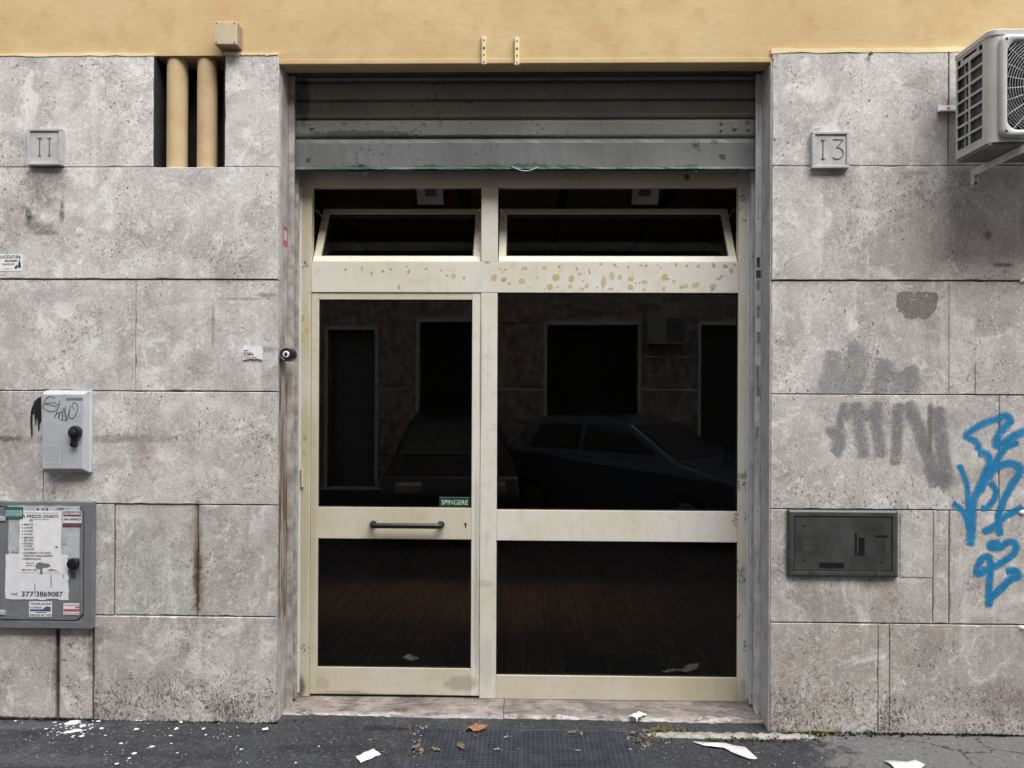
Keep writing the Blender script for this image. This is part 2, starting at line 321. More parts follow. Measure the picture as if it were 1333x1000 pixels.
ac_in = paint('ac_fins', (0.03, 0.032, 0.036), 0.5, var=0.3)
wire_m = paint('grille_wire', (0.40, 0.41, 0.42), 0.35, 0.3, var=0.08)
galv = paint('galvanised_steel', (0.66, 0.67, 0.68), 0.45, 0.1, var=0.15, dirt=0.3)
steel = paint('steel', (0.42, 0.42, 0.42), 0.35, 0.8, var=0.1)
plaque_m = paint('grey_marble_plaque', (0.43, 0.435, 0.435), 0.55, var=0.14, dirt=0.35, scale=16)
groove_m = paint('carving_shade', (0.085, 0.08, 0.078), 0.8, var=0.2)  # dark stroke colour standing in for the shade inside carved grooves
rust_m = paint('rusty_steel', (0.16, 0.10, 0.06), 0.8, var=0.4)

def asphalt_mat():
    k = M('asphalt', 0.9, 0, 0.25)
    n = k.noise(1.8, 6, 0.6); g = k.noise(110, 4, 0.75); g2 = k.voro(130); sp = k.noise(85, 3, 0.6); m = k.noise(8, 6, 0.65)
    nz = k.noise(11, 7, 0.72)
    c = k.mix(k.ss(n, 0.3, 0.7), (0.030, 0.032, 0.038), (0.050, 0.053, 0.060))
    c = k.mix(k.math('MULTIPLY', k.ss(m, 0.45, 0.7), 0.5), c, (0.024, 0.026, 0.030))
    m2 = k.noise(3.3, 7, 0.7, None, 0.6)
    c = k.mix(k.math('MULTIPLY', k.ss(m2, 0.53, 0.68), 0.55), c, (0.085, 0.088, 0.095))
    c = k.mix(k.math('MULTIPLY', k.ss(m2, 0.46, 0.34), 0.7), c, (0.018, 0.019, 0.022))
    patches = [  # old rough asphalt right, fresh patch, wet blot, dusty left
        (UG(1240, 975, -.02), 0.75, 0.7, (0.155, 0.155, 0.155), 0.9), (UG(1090, 960, -.02), 0.18, 0.05, (0.15, 0.15, 0.14), 0.7),
        (UG(930, 985, -.02), 0.5, 0.22, (0.034, 0.036, 0.040), 0.9),
        (UG(500, 950, -.02), 0.16, 0.05, (0.018, 0.018, 0.02), 0.95), (UG(60, 948, -.02), 0.4, 0.05, (0.10, 0.10, 0.11), 0.6), (UG(60, 990, -.02), 0.4, 0.07, (0.08, 0.083, 0.085), 0.5), (UG(420, 975, -.02), 0.3, 0.06, (0.022, 0.023, 0.026), 0.7), (UG(240, 985, -.02), 0.3, 0.05, (0.024, 0.025, 0.03), 0.7)]
    for p, rx, ry, col, f in patches:
        c = k.mix(k.math('MULTIPLY', k.gblob(p, rx, ry, nz, 1.0, (0.6, 0.95)), f), c, col)
    c = k.mix(k.math('MULTIPLY', k.ss(g, 0.56, 0.72), 0.6), c, (0.19, 0.19, 0.195))
    c = k.mix(k.math('MULTIPLY', k.ss(g, 0.46, 0.32), 0.75), c, (0.012, 0.012, 0.014))
    ag = k.noise(48, 6, 0.8, None, 0.5)
    c = k.mix(k.math('MULTIPLY', k.ss(ag, 0.55, 0.66), 0.55), c, (0.17, 0.17, 0.172))
    c = k.mix(k.math('MULTIPLY', k.ss(ag, 0.46, 0.36), 0.8), c, (0.014, 0.014, 0.016))
    c = k.mix(k.math('MULTIPLY', k.ss(sp, 0.66, 0.70), 0.75), c, (0.40, 0.40, 0.40))
    crk = k.t.nodes.new('ShaderNodeTexVoronoi'); crk.feature = 'DISTANCE_TO_EDGE'; crk.inputs['Scale'].default_value = 1.3
    wv = k.vmath('ADD', k.pos, k.vmath('MULTIPLY', k.noise(4, 5, 0.7, out=1), (0.35, 0.35, 0.0))); k.t.links.new(wv, crk.inputs['Vector'])
    cm = k.math('MULTIPLY', k.ss(crk.outputs[0], 0.003, 0.009, 1.0, 0.0), k.ss(k.vmath('DOT_PRODUCT', k.pos, (1, 0, 0)), 1.6, 1.9))
    c = k.mix(k.math('MULTIPLY', cm, 0.8), c, (0.012, 0.012, 0.012))
    h = k.math('SUBTRACT', k.math('ADD', k.math('MULTIPLY', g, 0.7), k.math('MULTIPLY', m, 0.8)), cm)
    return k.done(c, k.bump(h, 0.9, 0.006), k.math('ADD', 0.75, k.math('MULTIPLY', n, 0.2)))
asphalt = asphalt_mat()

def sill_mat():
    k = M('worn_marble_step', 0.7, 0, 0.3)
    n = k.noise(4, 6, 0.65); s2 = k.noise(1.0, 7, 0.75, k.scaled(9, 30, 30), 0.8); f = k.noise(60, 4, 0.6)
    c = k.ramp(n, [(0.32, (0.09, 0.08, 0.07)), (0.48, (0.20, 0.175, 0.16)), (0.66, (0.36, 0.315, 0.29))])
    sep = k.t.nodes.new('ShaderNodeSeparateXYZ'); k.t.links.new(k.pos, sep.inputs[0])
    white = k.math('MULTIPLY', k.ss(k.math('ADD', sep.outputs[1], k.math('MULTIPLY', k.math('SUBTRACT', n, 0.5), 0.12)), 0.125, 0.095), k.ss(s2, 0.38, 0.55))
    c = k.mix(k.math('MULTIPLY', white, k.ss(k.noise(5, 4), 0.36, 0.55)), c, (0.66, 0.63, 0.61))
    c = k.mix(k.math('MULTIPLY', k.ss(s2, 0.50, 0.62), 0.8), c, (0.06, 0.05, 0.045))
    c = k.mix(k.math('MULTIPLY', k.ss(f, 0.58, 0.7), 0.5), c, (0.12, 0.10, 0.09))
    return k.done(c, k.bump(k.math('ADD', s2, f), 0.4, 0.003))
sill_m = sill_mat()
kerb_m = paint('rough_concrete', (0.30, 0.29, 0.25), 0.95, var=0.4, dirt=0.8, dirtcol=(0.06, 0.065, 0.03), scale=22, bump=0.8)
grate_m = paint('grate_iron', (0.034, 0.038, 0.050), 0.65, 0.0, var=0.35, dirt=0.4, dirtcol=(0.12, 0.11, 0.10), scale=12)
pit_m = paint('grate_fill', (0.026, 0.029, 0.040), 0.8, var=0.3, scale=12, dirt=0.4, dirtcol=(0.09, 0.08, 0.07))
moss_m = paint('moss', (0.035, 0.042, 0.014), 0.95, var=0.5, scale=40, dirt=0.5)
moss_y = paint('yellow_moss', (0.12, 0.12, 0.035), 0.95, var=0.5, scale=40, dirt=0.5)
leaf_o = paint('dry_leaf_orange', (0.32, 0.15, 0.07), 0.8, var=0.25, scale=60)
leaf_b = paint('dry_leaf_brown', (0.17, 0.12, 0.08), 0.85, var=0.35, scale=60)
leaf_g = paint('dry_leaf_grey', (0.30, 0.27, 0.24), 0.85, var=0.3, scale=60)
paper_w = paint('white_paper', (0.73, 0.735, 0.75), 0.8, var=0.06, dirt=0.25, scale=25)
paper_dirty = paint('dirty_white_paper', (0.62, 0.61, 0.60), 0.8, var=0.25, dirt=0.9, dirtcol=(0.08, 0.08, 0.08), scale=55)
paper_grey = paint('weathered_paper', (0.42, 0.45, 0.48), 0.8, var=0.15, dirt=0.3, scale=25, dirtcol=(0.2, 0.2, 0.22))
flyer_m = paint('flyer_paper', (0.68, 0.69, 0.72), 0.75, var=0.06, dirt=0.2, scale=25, dirtcol=(0.3, 0.3, 0.33))
ink = paint('black_ink', (0.05, 0.05, 0.055), 0.8, var=0.3, dirt=0.3, dirtcol=(0.3, 0.3, 0.3), scale=60)
ink_faint = paint('faded_ink', (0.22, 0.23, 0.25), 0.8, var=0.4, scale=80, dirt=0.5, dirtcol=(0.5, 0.5, 0.5))
ink_blue = paint('navy_ink', (0.05, 0.08, 0.20), 0.8, var=0.2)
ink_red = paint('red_ink', (0.45, 0.09, 0.12), 0.8, var=0.2)
ink_maroon = paint('maroon_ink', (0.13, 0.04, 0.055), 0.8, var=0.2)
ink_green = paint('green_ink', (0.03, 0.11, 0.085), 0.7, var=0.2)
ink_cyan = paint('pale_cyan_ink', (0.33, 0.52, 0.60), 0.7, var=0.15)
sign_green = paint('sign_green', (0.008, 0.05, 0.022), 0.4, var=0.1, dirt=0.1)
sign_white = paint('sign_white', (0.55, 0.62, 0.58), 0.5, var=0.05, dirt=0.1)
white_spl = paint('white_paint_drips', (0.70, 0.71, 0.72), 0.8, var=0.12, dirt=0.4, scale=60)
black_paint = paint('black_paint', (0.012, 0.012, 0.013), 0.5, var=0.2)

def glue_mat(name, col, a):
    k = M(name, 0.7)
    n = k.noise(70, 4, 0.7)
    k.set(k.b.inputs['Alpha'], k.math('MULTIPLY', k.ss(n, 0.26, 0.46), a))
    return k.done(k.mix(k.noise(40, 3), tuple(v * .8 for v in col), tuple(v * 1.2 for v in col)))
glue_y = glue_mat('yellow_tape_glue', (0.58, 0.50, 0.24), 0.55)
glue_o = glue_mat('brown_tape_glue', (0.56, 0.45, 0.17), 0.65)
glue_v = glue_mat('grey_smudge', (0.36, 0.33, 0.33), 0.5)

def spray_mat(name, col, dens, broken=0.0):
    k = M(name, 0.75, 0, 0.2)
    f = k.attr('fade', 2)
    n = k.noise(150, 3, 0.7); n2 = k.noise(16, 6, 0.7)
    dr = k.node('ShaderNodeTexWhiteNoise', 0, {'noise_dimensions': '3D'}, Vector=k.vmath('SNAP', k.pos, (0.0016, 0.01, 0.0016)))   # droplets
    a = k.ss(k.math('ADD', f, k.math('MULTIPLY', k.math('SUBTRACT', n, 0.5), 0.5)), 0.05, 0.80)
    if broken: a = k.math('MULTIPLY', a, k.ss(k.math('ADD', k.math('MULTIPLY', n2, .7), k.math('MULTIPLY', n, .3)), 0.50 - broken, 0.64 - broken))
    a = k.math('MULTIPLY', a, dens)
    k.set(k.b.inputs['Alpha'], k.math('LESS_THAN', dr, a))
    return k.done(k.mix(k.ss(n2, 0.3, 0.7), tuple(v * .85 for v in col), tuple(v * 1.15 for v in col)))
spray_blue = spray_mat('blue_spray', (0.012, 0.20, 0.42), 0.95)
spray_grey = spray_mat('faded_grey_paint', (0.21, 0.215, 0.225), 0.7, 0.16)
spray_pale = spray_mat('washed_grey_paint', (0.26, 0.265, 0.26), 0.64, 0.14)
spray_patch = spray_mat('brown_grey_patch', (0.20, 0.18, 0.165), 0.8, 0.16)
marker = paint('marker_line', (0.05, 0.052, 0.06), 0.7, var=0.3)

def wood_floor_mat():
    k = M('parquet', 0.35, 0, 0.5)
    br = k.node('ShaderNodeTexBrick', 0, {'offset': 0.37}, Vector=k.node('ShaderNodeMapping', 0, None, Vector=k.pos, Rotation=(0, 0, PI / 2)), Color1=(0.60, 0.31, 0.15, 1), Color2=(0.42, 0.21, 0.10, 1),
                Mortar=(0.10, 0.055, 0.03, 1), Scale=1.0, i5=0.003, i8=1.1, i9=0.13)
    n = k.noise(1.0, 6, 0.6, k.scaled(30, 3, 30))
    return k.done(k.mix(k.math('MULTIPLY', k.ss(n, 0.35, 0.7), 0.6), br, (0.11, 0.055, 0.03)))
room_wall = paint('room_wall', (0.15, 0.13, 0.115), 0.9, var=0.1)
room_ceil = paint('room_ceiling', (0.42, 0.35, 0.31), 0.9, var=0.1)

# ------------------------------------------------------------------ mesh builder
class MB:
    def __init__(s): s.v = []; s.f = []; s.mi = []; s.mats = []; s.sm = []; s.M = None; s.att = {}
    def mat(s, m):
        if m not in s.mats: s.mats.append(m)
        return s.mats.index(m)
    def add(s, vs, fs, m, smooth=False, **att):
        o = len(s.v)
        for p in vs:
            p = Vector(p)
            s.v.append(s.M @ p if s.M else p)
        for k, val in att.items():
            d = s.att.setdefault(k, {})
            for i in range(len(vs)): d[o + i] = val[i] if isinstance(val, list) else val
        for f in fs: s.f.append([o + i for i in f]); s.mi.append(s.mat(m)); s.sm.append(smooth)
        return s
    def box(s, x0, x1, y0, y1, z0, z1, m, **att):
        v = [(x, y, z) for z in (z0, z1) for y in (y0, y1) for x in (x0, x1)]
        return s.add(v, [(0, 2, 3, 1), (4, 5, 7, 6), (0, 1, 5, 4), (2, 6, 7, 3), (0, 4, 6, 2), (1, 3, 7, 5)], m, **att)
    def bar(s, a, b, w, h, m, up=(0, 0, 1)):
        a, b = Vector(a), Vector(b); d = (b - a).normalized(); u = Vector(up)
        x = d.cross(u).normalized() * w / 2; y = x.normalized().cross(d).normalized() * h / 2
        v = [p + sx * x + sy * y for p in (a, b) for sx, sy in ((-1, -1), (1, -1), (1, 1), (-1, 1))]
        return s.add(v, [(3, 2, 1, 0), (4, 5, 6, 7), (0, 1, 5, 4), (1, 2, 6, 5), (2, 3, 7, 6), (3, 0, 4, 7)], m)
    def prism(s, poly, y0, y1, m, **att):
        """polygon in x,z pushed from y0 (front) to y1"""
        n = len(poly)
        v = [(x, y0, z) for x, z in poly] + [(x, y1, z) for x, z in poly]
        f = [list(range(n))[::-1], list(range(n, 2 * n))] + [(i, (i + 1) % n, n + (i + 1) % n, n + i) for i in range(n)]
        return s.add(v, f, m, **att)
    def tube(s, path, r, m, seg=10, caps=True, closed=False):
        P = [Vector(p) for p in path]; n = len(P); rings = []
        nrm = None
        for i in range(n):
            d = (P[(i + 1) % n] - P[i - 1]) if closed else (P[min(i + 1, n - 1)] - P[max(i - 1, 0)])
            d.normalize()
            if nrm is None: nrm = d.orthogonal().normalized()
            nrm = (nrm - d * nrm.dot(d)); nrm = nrm.normalized() if nrm.length > 1e-6 else d.orthogonal().normalized()
            b = d.cross(nrm); rr = r[i] if isinstance(r, (list, tuple)) else r
            rings.append([P[i] + (nrm * math.cos(2 * PI * k / seg) + b * math.sin(2 * PI * k / seg)) * rr for k in range(seg)])
        v = [p for q in rings for p in q]; f = []
        for i in range(n if closed else n - 1):
            j = (i + 1) % n
            for k in range(seg): f.append((i * seg + k, i * seg + (k + 1) % seg, j * seg + (k + 1) % seg, j * seg + k))
        s.add(v, f, m, True)
        if caps and not closed:
            s.add(rings[0], [list(range(seg))[::-1]], m); s.add(rings[-1], [list(range(seg))], m)
        return s
    def disc_y(s, cx, cz, prof, m, seg=24):
        """turned shape round an axis along y: prof = [(r, y)...]"""
        v = []; f = []
        for r, y in prof:
            v += [(cx + r * math.cos(2 * PI * k / seg), y, cz + r * math.sin(2 * PI * k / seg)) for k in range(seg)]
        for i in range(len(prof) - 1):
            for k in range(seg): f.append((i * seg + k, i * seg + (k + 1) % seg, (i + 1) * seg + (k + 1) % seg, (i + 1) * seg + k))
        s.add(v, f, m, False)
        s.add(v[:seg], [list(range(seg))], m)
        return s
    def build(s, name, parent=None, bevel=0.0, seg=2, angle=30, autosmooth=False):
        me = bpy.data.meshes.new(name)
        base = root_loc(parent) if parent is not None else Vector((0, 0, 0))
        me.from_pydata([tuple(p - base) for p in s.v], [], s.f)
        for m in s.mats: me.materials.append(m)
        me.polygons.foreach_set('material_index', s.mi)
        me.polygons.foreach_set('use_smooth', s.sm)
        for k, d in s.att.items():
            a = me.color_attributes.new(k, 'FLOAT_COLOR', 'POINT') if isinstance(next(iter(d.values())), tuple) else me.attributes.new(k, 'FLOAT', 'POINT')
            for i in range(len(s.v)):
                if isinstance(next(iter(d.values())), tuple): a.data[i].color = (*d.get(i, (1, 1, 1)), 1)
                else: a.data[i].value = d.get(i, 0.0)
        me.update()
        o = bpy.data.objects.new(name, me); C.objects.link(o)
        if parent is not None: o.parent = parent
        if bevel:
            b = o.modifiers.new('bevel', 'BEVEL'); b.width = bevel; b.segments = seg; b.limit_method = 'ANGLE'; b.angle_limit = math.radians(angle)
        return o
def root_loc(p):
    while p.parent: p = p.parent
    return p.location.copy()
def thing(name, label, cat, loc=(0, 0, 0), group=None):
    o = bpy.data.objects.new(name, None); C.objects.link(o); o.location = loc; o.empty_display_size = 0.1
    o['label'] = label; o['category'] = cat
    if group: o['group'] = group
    return o
def tag(o, label, cat, group=None, kind=None):
    o['label'] = label; o['category'] = cat
    if group: o['group'] = group
    if kind: o['kind'] = kind
    return o
def struct(o): o['kind'] = 'structure'; return o
def copy_thing(r, loc, label, group):
    c = r.copy(); C.objects.link(c); c.location = loc; c['label'] = label; c['group'] = group
    for ch in list(r.children):
        d = ch.copy(); C.objects.link(d); d.parent = c
        for g in list(ch.children):
            e = g.copy(); C.objects.link(e); e.parent = d
    return c
def centre(o_or_mb):
    pass

def text_mesh(mb, s, x0, x1, zc, h, y, m, bold=0.0, slope=0.0):
    """flat lettering stretched to run from x0 to x1, cap height h, centred on height zc"""
    cu = bpy.data.curves.new('t', 'FONT'); cu.body = s; cu.size = 1.0; cu.resolution_u = 3; cu.offset = bold
    ob = bpy.data.objects.new('t', cu); C.objects.link(ob)
    dg = bpy.context.evaluated_depsgraph_get(); ev = ob.evaluated_get(dg)
    me = bpy.data.meshes.new_from_object(ev)
    if len(me.vertices):
        xs = [v.co.x for v in me.vertices]; a, b = min(xs), max(xs)
        ys = [v.co.y for v in me.vertices]; c, d = min(ys), max(ys)
        d = max(d, 0.6) if s.islower() else d
        vs = [(x0 + (v.co.x - a) / (b - a) * (x1 - x0), y, zc - h / 2 + (v.co.y - c) / (d - c) * h + slope * (v.co.x - a) / (b - a)) for v in me.vertices]
        mb.add(vs, [list(p.vertices) for p in me.polygons], m)
    bpy.data.objects.remove(ob); bpy.data.curves.remove(cu); bpy.data.meshes.remove(me)

def wall_y(x, z):
    for a, b, c, d, j in SLABS:
        if a <= x <= b and c <= z <= d: return j
    return 0.0
def smooth_path(pts, n=8):
    P = [Vector(p) for p in pts]; out = []
    for i in range(len(P) - 1):
        a, b, c, d = P[max(i - 1, 0)], P[i], P[i + 1], P[min(i + 2, len(P) - 1)]
        for k in range(n):
            t = k / n
            out.append(0.5 * ((2 * b) + (c - a) * t + (2 * a - 5 * b + 4 * c - d) * t * t + (3 * b - a - 3 * c + d) * t ** 3))
    out.append(P[-1]); return out
def stroke(mb, pts, w, y, m, taper=0.0):
    """a sprayed stroke: ribbon on the wall, thin at its soft edges (fade)"""
    P = smooth_path([(p[0], p[1], (p[2] if len(p) > 2 else w)) for p in pts]); n = len(P)
    vs = []; fd = []
    for i in range(n):
        d = (P[min(i + 1, n - 1)] - P[max(i - 1, 0)]); d = Vector((d.x, d.y)).normalized()
        nn = Vector((-d.y, d.x)); ww = P[i].z
        e = min(1, min(i, n - 1 - i) / 2 + 0.0)
        ww *= 1.55
        for q, fa in ((-1, 0), (-0.5, 0.55), (0, 1), (0.5, 0.55), (1, 0)):
            p = U(P[i].x + nn.x * q * ww / 2, P[i].y + nn.y * q * ww / 2, 0)
            vs.append((p.x, wall_y(p.x, p.z) + y - .00004 * i / n, p.z)); fd.append(fa * e)
    fs = [(i * 5 + k, i * 5 + k + 1, (i + 1) * 5 + k + 1, (i + 1) * 5 + k) for i in range(n - 1) for k in range(4)]
    mb.add(vs, fs, m, fade=fd)

# ------------------------------------------------------------------ building facade
XL, XR = -1.310, 1.258           # edges of the shop opening
FY = 0.30                        # depth of the aluminium front
bld = thing('corner_building', 'ochre plastered building with grey travertine cladding round the shop opening', 'building')
ZT = UZ(70)                      # top of stone
Zc = [2.896, 2.306, 1.718, 1.126, 0.540, -0.25]
rows = list(zip([ZT] + Zc[:-1], Zc))
X = lambda px, py=500: U(px, py).x
XE = 6.0
def slabs(side):
    if side < 0:
        e = XL
        return [
            [(-XE, -4.3), (-4.3, X(-140, 140)), (X(-140, 140), X(200, 140)), (X(292, 140), e)],
            [(-XE, -4.1), (-4.1, -2.9), (-2.9, e)],
            [(-XE, -3.9), (-3.9, X(-55)), (X(-55), X(176, 430)), (X(176, 430), e)],
            [(-XE, -3.6), (-3.6, X(56, 620)), (X(56, 620), e)],
            [(-XE, -3.6), (-3.6, X(148, 730)), (X(148, 730), X(257, 730)), (X(257, 730), e)],
            [(-XE, -4.0), (-4.0, X(72, 870)), (X(77, 870), X(120, 870)), (X(122, 870), e)]]
    e = XR
    return [
        [(e, X(1235, 140)), (X(1235, 140), 4.0), (4.0, XE)],
        [(e, 3.2), (3.2, 4.7), (4.7, XE)],
        [(e, X(1236, 440)), (X(1236, 440), 4.2), (4.2, XE)],
        [(e, X(1301, 600)), (X(1301, 600), 4.4), (4.4, XE)],
        [(e, X(1215, 740)), (X(1215, 740), X(1236, 740)), (X(1236, 740), 4.0), (4.0, XE)],
        [(e, X(1143, 880)), (X(1143, 880), X(1158, 880)), (X(1158, 880), 4.0), (4.0, XE)]]
TINT = {-1: [(1.0, 0.99, 0.995), (0.97, 0.965, 0.96), (0.93, 0.92, 0.905), (0.89, 0.865, 0.835), (0.83, 0.80, 0.76), (0.86, 0.82, 0.775)],
        1: [(0.90, 0.88, 0.87), (0.88, 0.855, 0.835), (0.96, 0.935, 0.90), (0.90, 0.87, 0.83), (0.81, 0.77, 0.72), (0.75, 0.70, 0.645)]}
PROUD = [0.000, -0.004, 0.003, 0.001, 0.003, 0.0]
SLABS = []
for side in (-1, 1):
    mb = MB(); rnd = random.Random(11 + side)
    for r, (zt, zb) in enumerate(rows):
        for (a, b) in slabs(side)[r]:
            g = (0.0007 if r == 2 else 0.0014) if r in (2, 3) else (0.0013 if r == 5 else 0.0024)
            gt = {0: 0.002, 1: 0.002, 2: 0.003, 3: 0.0018, 4: 0.003, 5: 0.0025}[r]
            j = rnd.uniform(-0.0015, 0.0015) + PROUD[r]
            f = rnd.uniform(0.95, 1.08); t = tuple(v * f for v in TINT[side][r])
            if side < 0 and r == 4 and X(140, 730) < a < X(160, 730): t = (0.80, 0.80, 0.775); j += 0.004
            x0, x1 = a + g, b - g
            if abs(a) == XE: x0 = a
            if abs(b) == XE: x1 = b
            if b == XL: x1 = b
            if a == XR: x0 = a
            z0, z1 = zb + gt, zt - gt
            SLABS.append((x0 - .004, x1 + .004, z0 - .004, z1 + .004, j))
            # the arrises are chipped: a front outline that wanders a millimetre or so
            ov = []
            def edge(p, q, n):
                for i in range(n):
                    tt = i / n
                    w = 0 if i == 0 else (abs(rnd.gauss(0, 0.0012)) + (0.004 if rnd.random() < 0.06 else 0))
                    ov.append((p[0] + (q[0] - p[0]) * tt, p[1] + (q[1] - p[1]) * tt, w))
            nx = max(2, int((x1 - x0) / 0.05)); nz = max(2, int((z1 - z0) / 0.05))
            edge((x0, z0), (x1, z0), nx); edge((x1, z0), (x1, z1), nz); edge((x1, z1), (x0, z1), nx); edge((x0, z1), (x0, z0), nz)
            cx, cz = (x0 + x1) / 2, (z0 + z1) / 2; n = len(ov)
            fr = []; ch = []; bk = []
            for (px_, pz_, w) in ov:
                ix = -1 if px_ > cx + (x1 - x0) / 2 - 1e-6 else (1 if px_ < cx - (x1 - x0) / 2 + 1e-6 else 0)
                iz = -1 if pz_ > cz + (z1 - z0) / 2 - 1e-6 else (1 if pz_ < cz - (z1 - z0) / 2 + 1e-6 else 0)
                c_ = 0.0022 + w
                fr.append((px_ + ix * c_, j, pz_ + iz * c_)); ch.append((px_ + ix * w * .5, j + 0.0022 + w * .6, pz_ + iz * w * .5)); bk.append((px_, 0.038, pz_))
            vs = fr + ch + bk
            fs = [list(range(n))] + [(i, n + i, n + (i + 1) % n, (i + 1) % n) for i in range(n)] + [(n + i, 2 * n + i, 2 * n + (i + 1) % n, n + (i + 1) % n) for i in range(n)]
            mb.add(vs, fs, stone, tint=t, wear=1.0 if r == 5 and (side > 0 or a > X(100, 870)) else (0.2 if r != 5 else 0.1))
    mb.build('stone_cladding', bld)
# repair patches let into the right cladding, flush but a touch proud
mb = MB()
for (a, b, c, d) in ((1172, 668, 1214, 751), (1270, 472, 1360, 513)):
    x0, x1, z0, z1 = R(a, b, c, d)
    mb = MB(); mb.box(x0, x1, -0.0012, 0.03, z0, z1, stone, tint=(0.88, 0.865, 0.85), wear=0.1); mb.build('stone_patch', bld)

# wall core behind the slabs, the pocket of the downpipes, soffit
PX0, PX1 = X(200, 140), X(292, 140)
mb = MB()
mb.box(-XE, PX0, 0.036, 0.40, -0.3, ZT, mortar)
mb.box(PX0, PX1, 0.036, 0.40, -0.3, Zc[0] - 0.004, mortar)
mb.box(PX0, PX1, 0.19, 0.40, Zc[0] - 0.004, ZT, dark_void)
mb.box(PX1, XL - 0.002, 0.036, 0.40, -0.3, ZT, mortar)
mb.box(XR + 0.002, XE, 0.036, 0.40, -0.3, ZT, mortar)
mb.box(PX0 + .0008, PX0 + .004, .004, .19, Zc[0] + .001, ZT - .001, dark_void); mb.box(PX1 - .004, PX1 - .0008, .004, .19, Zc[0] + .001, ZT - .001, dark_void); mb.build('wall_core', bld)  # dark liners paint the pocket's shade onto its side walls
ZP = UZ(75)                      # plaster edge above the opening
ZS = UZ(85, 0.03)                # underside of the lintel
mb = MB()
mb.box(-XE, XE, 0.012, 0.40, ZT + 0.002, 7.4, plaster)
mb.box(XL - .012, XR + .012, 0.012, 0.40, ZP + .0005, ZT + .0015, plaster)
mb.build('plaster_wall', bld)
mb = MB()
mb.box(XL - 0.012, XR + 0.012, 0.008, 0.12, ZS, ZP, plaster)
mb.build('lintel_edge', bld, 0.004)
mb = MB()
for (a, b) in ((-XE, PX0), (PX1, XL - 0.003), (XR - 0.006, XE)):
    n = 60; mb = MB()
    x0, x1 = a, b
    xs = [x0 + (x1 - x0) * i / n for i in range(n + 1)]
    top = [(x, ZT + (0.022 if a > 0 else 0.011) + random.gauss(0, 0.0022)) for x in xs]; bot = [(x, ZT - 0.003 + random.gauss(0, 0.0022)) for x in xs]
    mb.prism(bot + top[::-1], -0.0025, 0.012, plaster_light); mb.build('paint_edge', bld)
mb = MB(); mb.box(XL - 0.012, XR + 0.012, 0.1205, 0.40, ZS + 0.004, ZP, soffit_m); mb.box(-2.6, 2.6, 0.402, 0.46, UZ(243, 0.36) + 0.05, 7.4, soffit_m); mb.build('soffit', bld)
# reveals
mb = MB(); mb.box(XL - 0.0015, XL + 0.004, 0.040, 0.402, -0.2, ZS, reveal_m); mb.build('door_reveal', bld, 0.002)
mb = MB(); mb.box(XR - 0.004, XR + 0.0015, 0.040, 0.402, -0.2, ZS, reveal_r)
mb.box(XR - 0.007, XR - 0.0008, 0.004, 0.0395, -0.2, ZS, reveal_r); mb.build('door_reveal', bld, 0.003)
# doorstep, two slabs
xm = UX(656, 0.2, 925)
mb = MB()
for (a, b) in ((XL + 0.005, xm - 0.0015), (xm + 0.0015, XR - 0.005)):
    n = 40; xs = [a + (b - a) * i / n for i in range(n + 1)]
    prof = [(0.40, 0.006), (0.15, 0.004), (0.118, 0.001), (0.105, -0.006), (0.085, -0.045), (0.075, -0.2)]
    vs = []; 
    for x in xs:
        for q, (y, z) in enumerate(prof):
            jy = random.gauss(0, 0.003) if q in (2, 3, 4) else 0
            vs.append((x, y + jy, z + (random.gauss(0, 0.002) if q in (2, 3) else 0)))
    m_ = len(prof)
    mb.add(vs, [(i * m_ + k, (i + 1) * m_ + k, (i + 1) * m_ + k + 1, i * m_ + k + 1) for i in range(n) for k in range(m_ - 1)], sill_m, True)
mb.build('doorstep', bld)

# ------------------------------------------------------------------ ground
def gz(x, y): return -0.018 - 0.004 * x + 0.012 * min(0, y)
mb = MB()
NX, NY = 150, 28
xs = [-6 + 12 * i / NX for i in range(NX + 1)]; ys = [0.2 - 2.4 * (j / NY) ** 1.5 for j in range(NY + 1)]
rg = random.Random(5)
vs = [(x, y, gz(x, y) + 0.004 * math.sin(x * 5 + y * 7) * (1 if y < -.05 else .4) + rg.gauss(0, 0.0012)) for y in ys for x in xs]
mb.add(vs, [(j * (NX + 1) + i, (j + 1) * (NX + 1) + i, (j + 1) * (NX + 1) + i + 1, j * (NX + 1) + i + 1) for j in range(NY) for i in range(NX)], asphalt, True)
struct(mb.build('pavement'))
mb = MB(); mb.box(-40, 40, -2.45, -2.2, -0.4, -0.046, asphalt); struct(mb.build('kerb', None, 0.01))
mb = MB(); mb.add([(-300, -300, -0.17), (300, -300, -0.17), (300, 300, -0.17), (-300, 300, -0.17)], [(0, 1, 2, 3)], asphalt); struct(mb.build('road'))
mb = MB()
for sx in (-1, 1):
    mb.box(sx * 6 if sx > 0 else -40, 40 if sx > 0 else -6, -2.2, 0.2, -0.3, -0.04, asphalt)
struct(mb.build('pavement_far'))

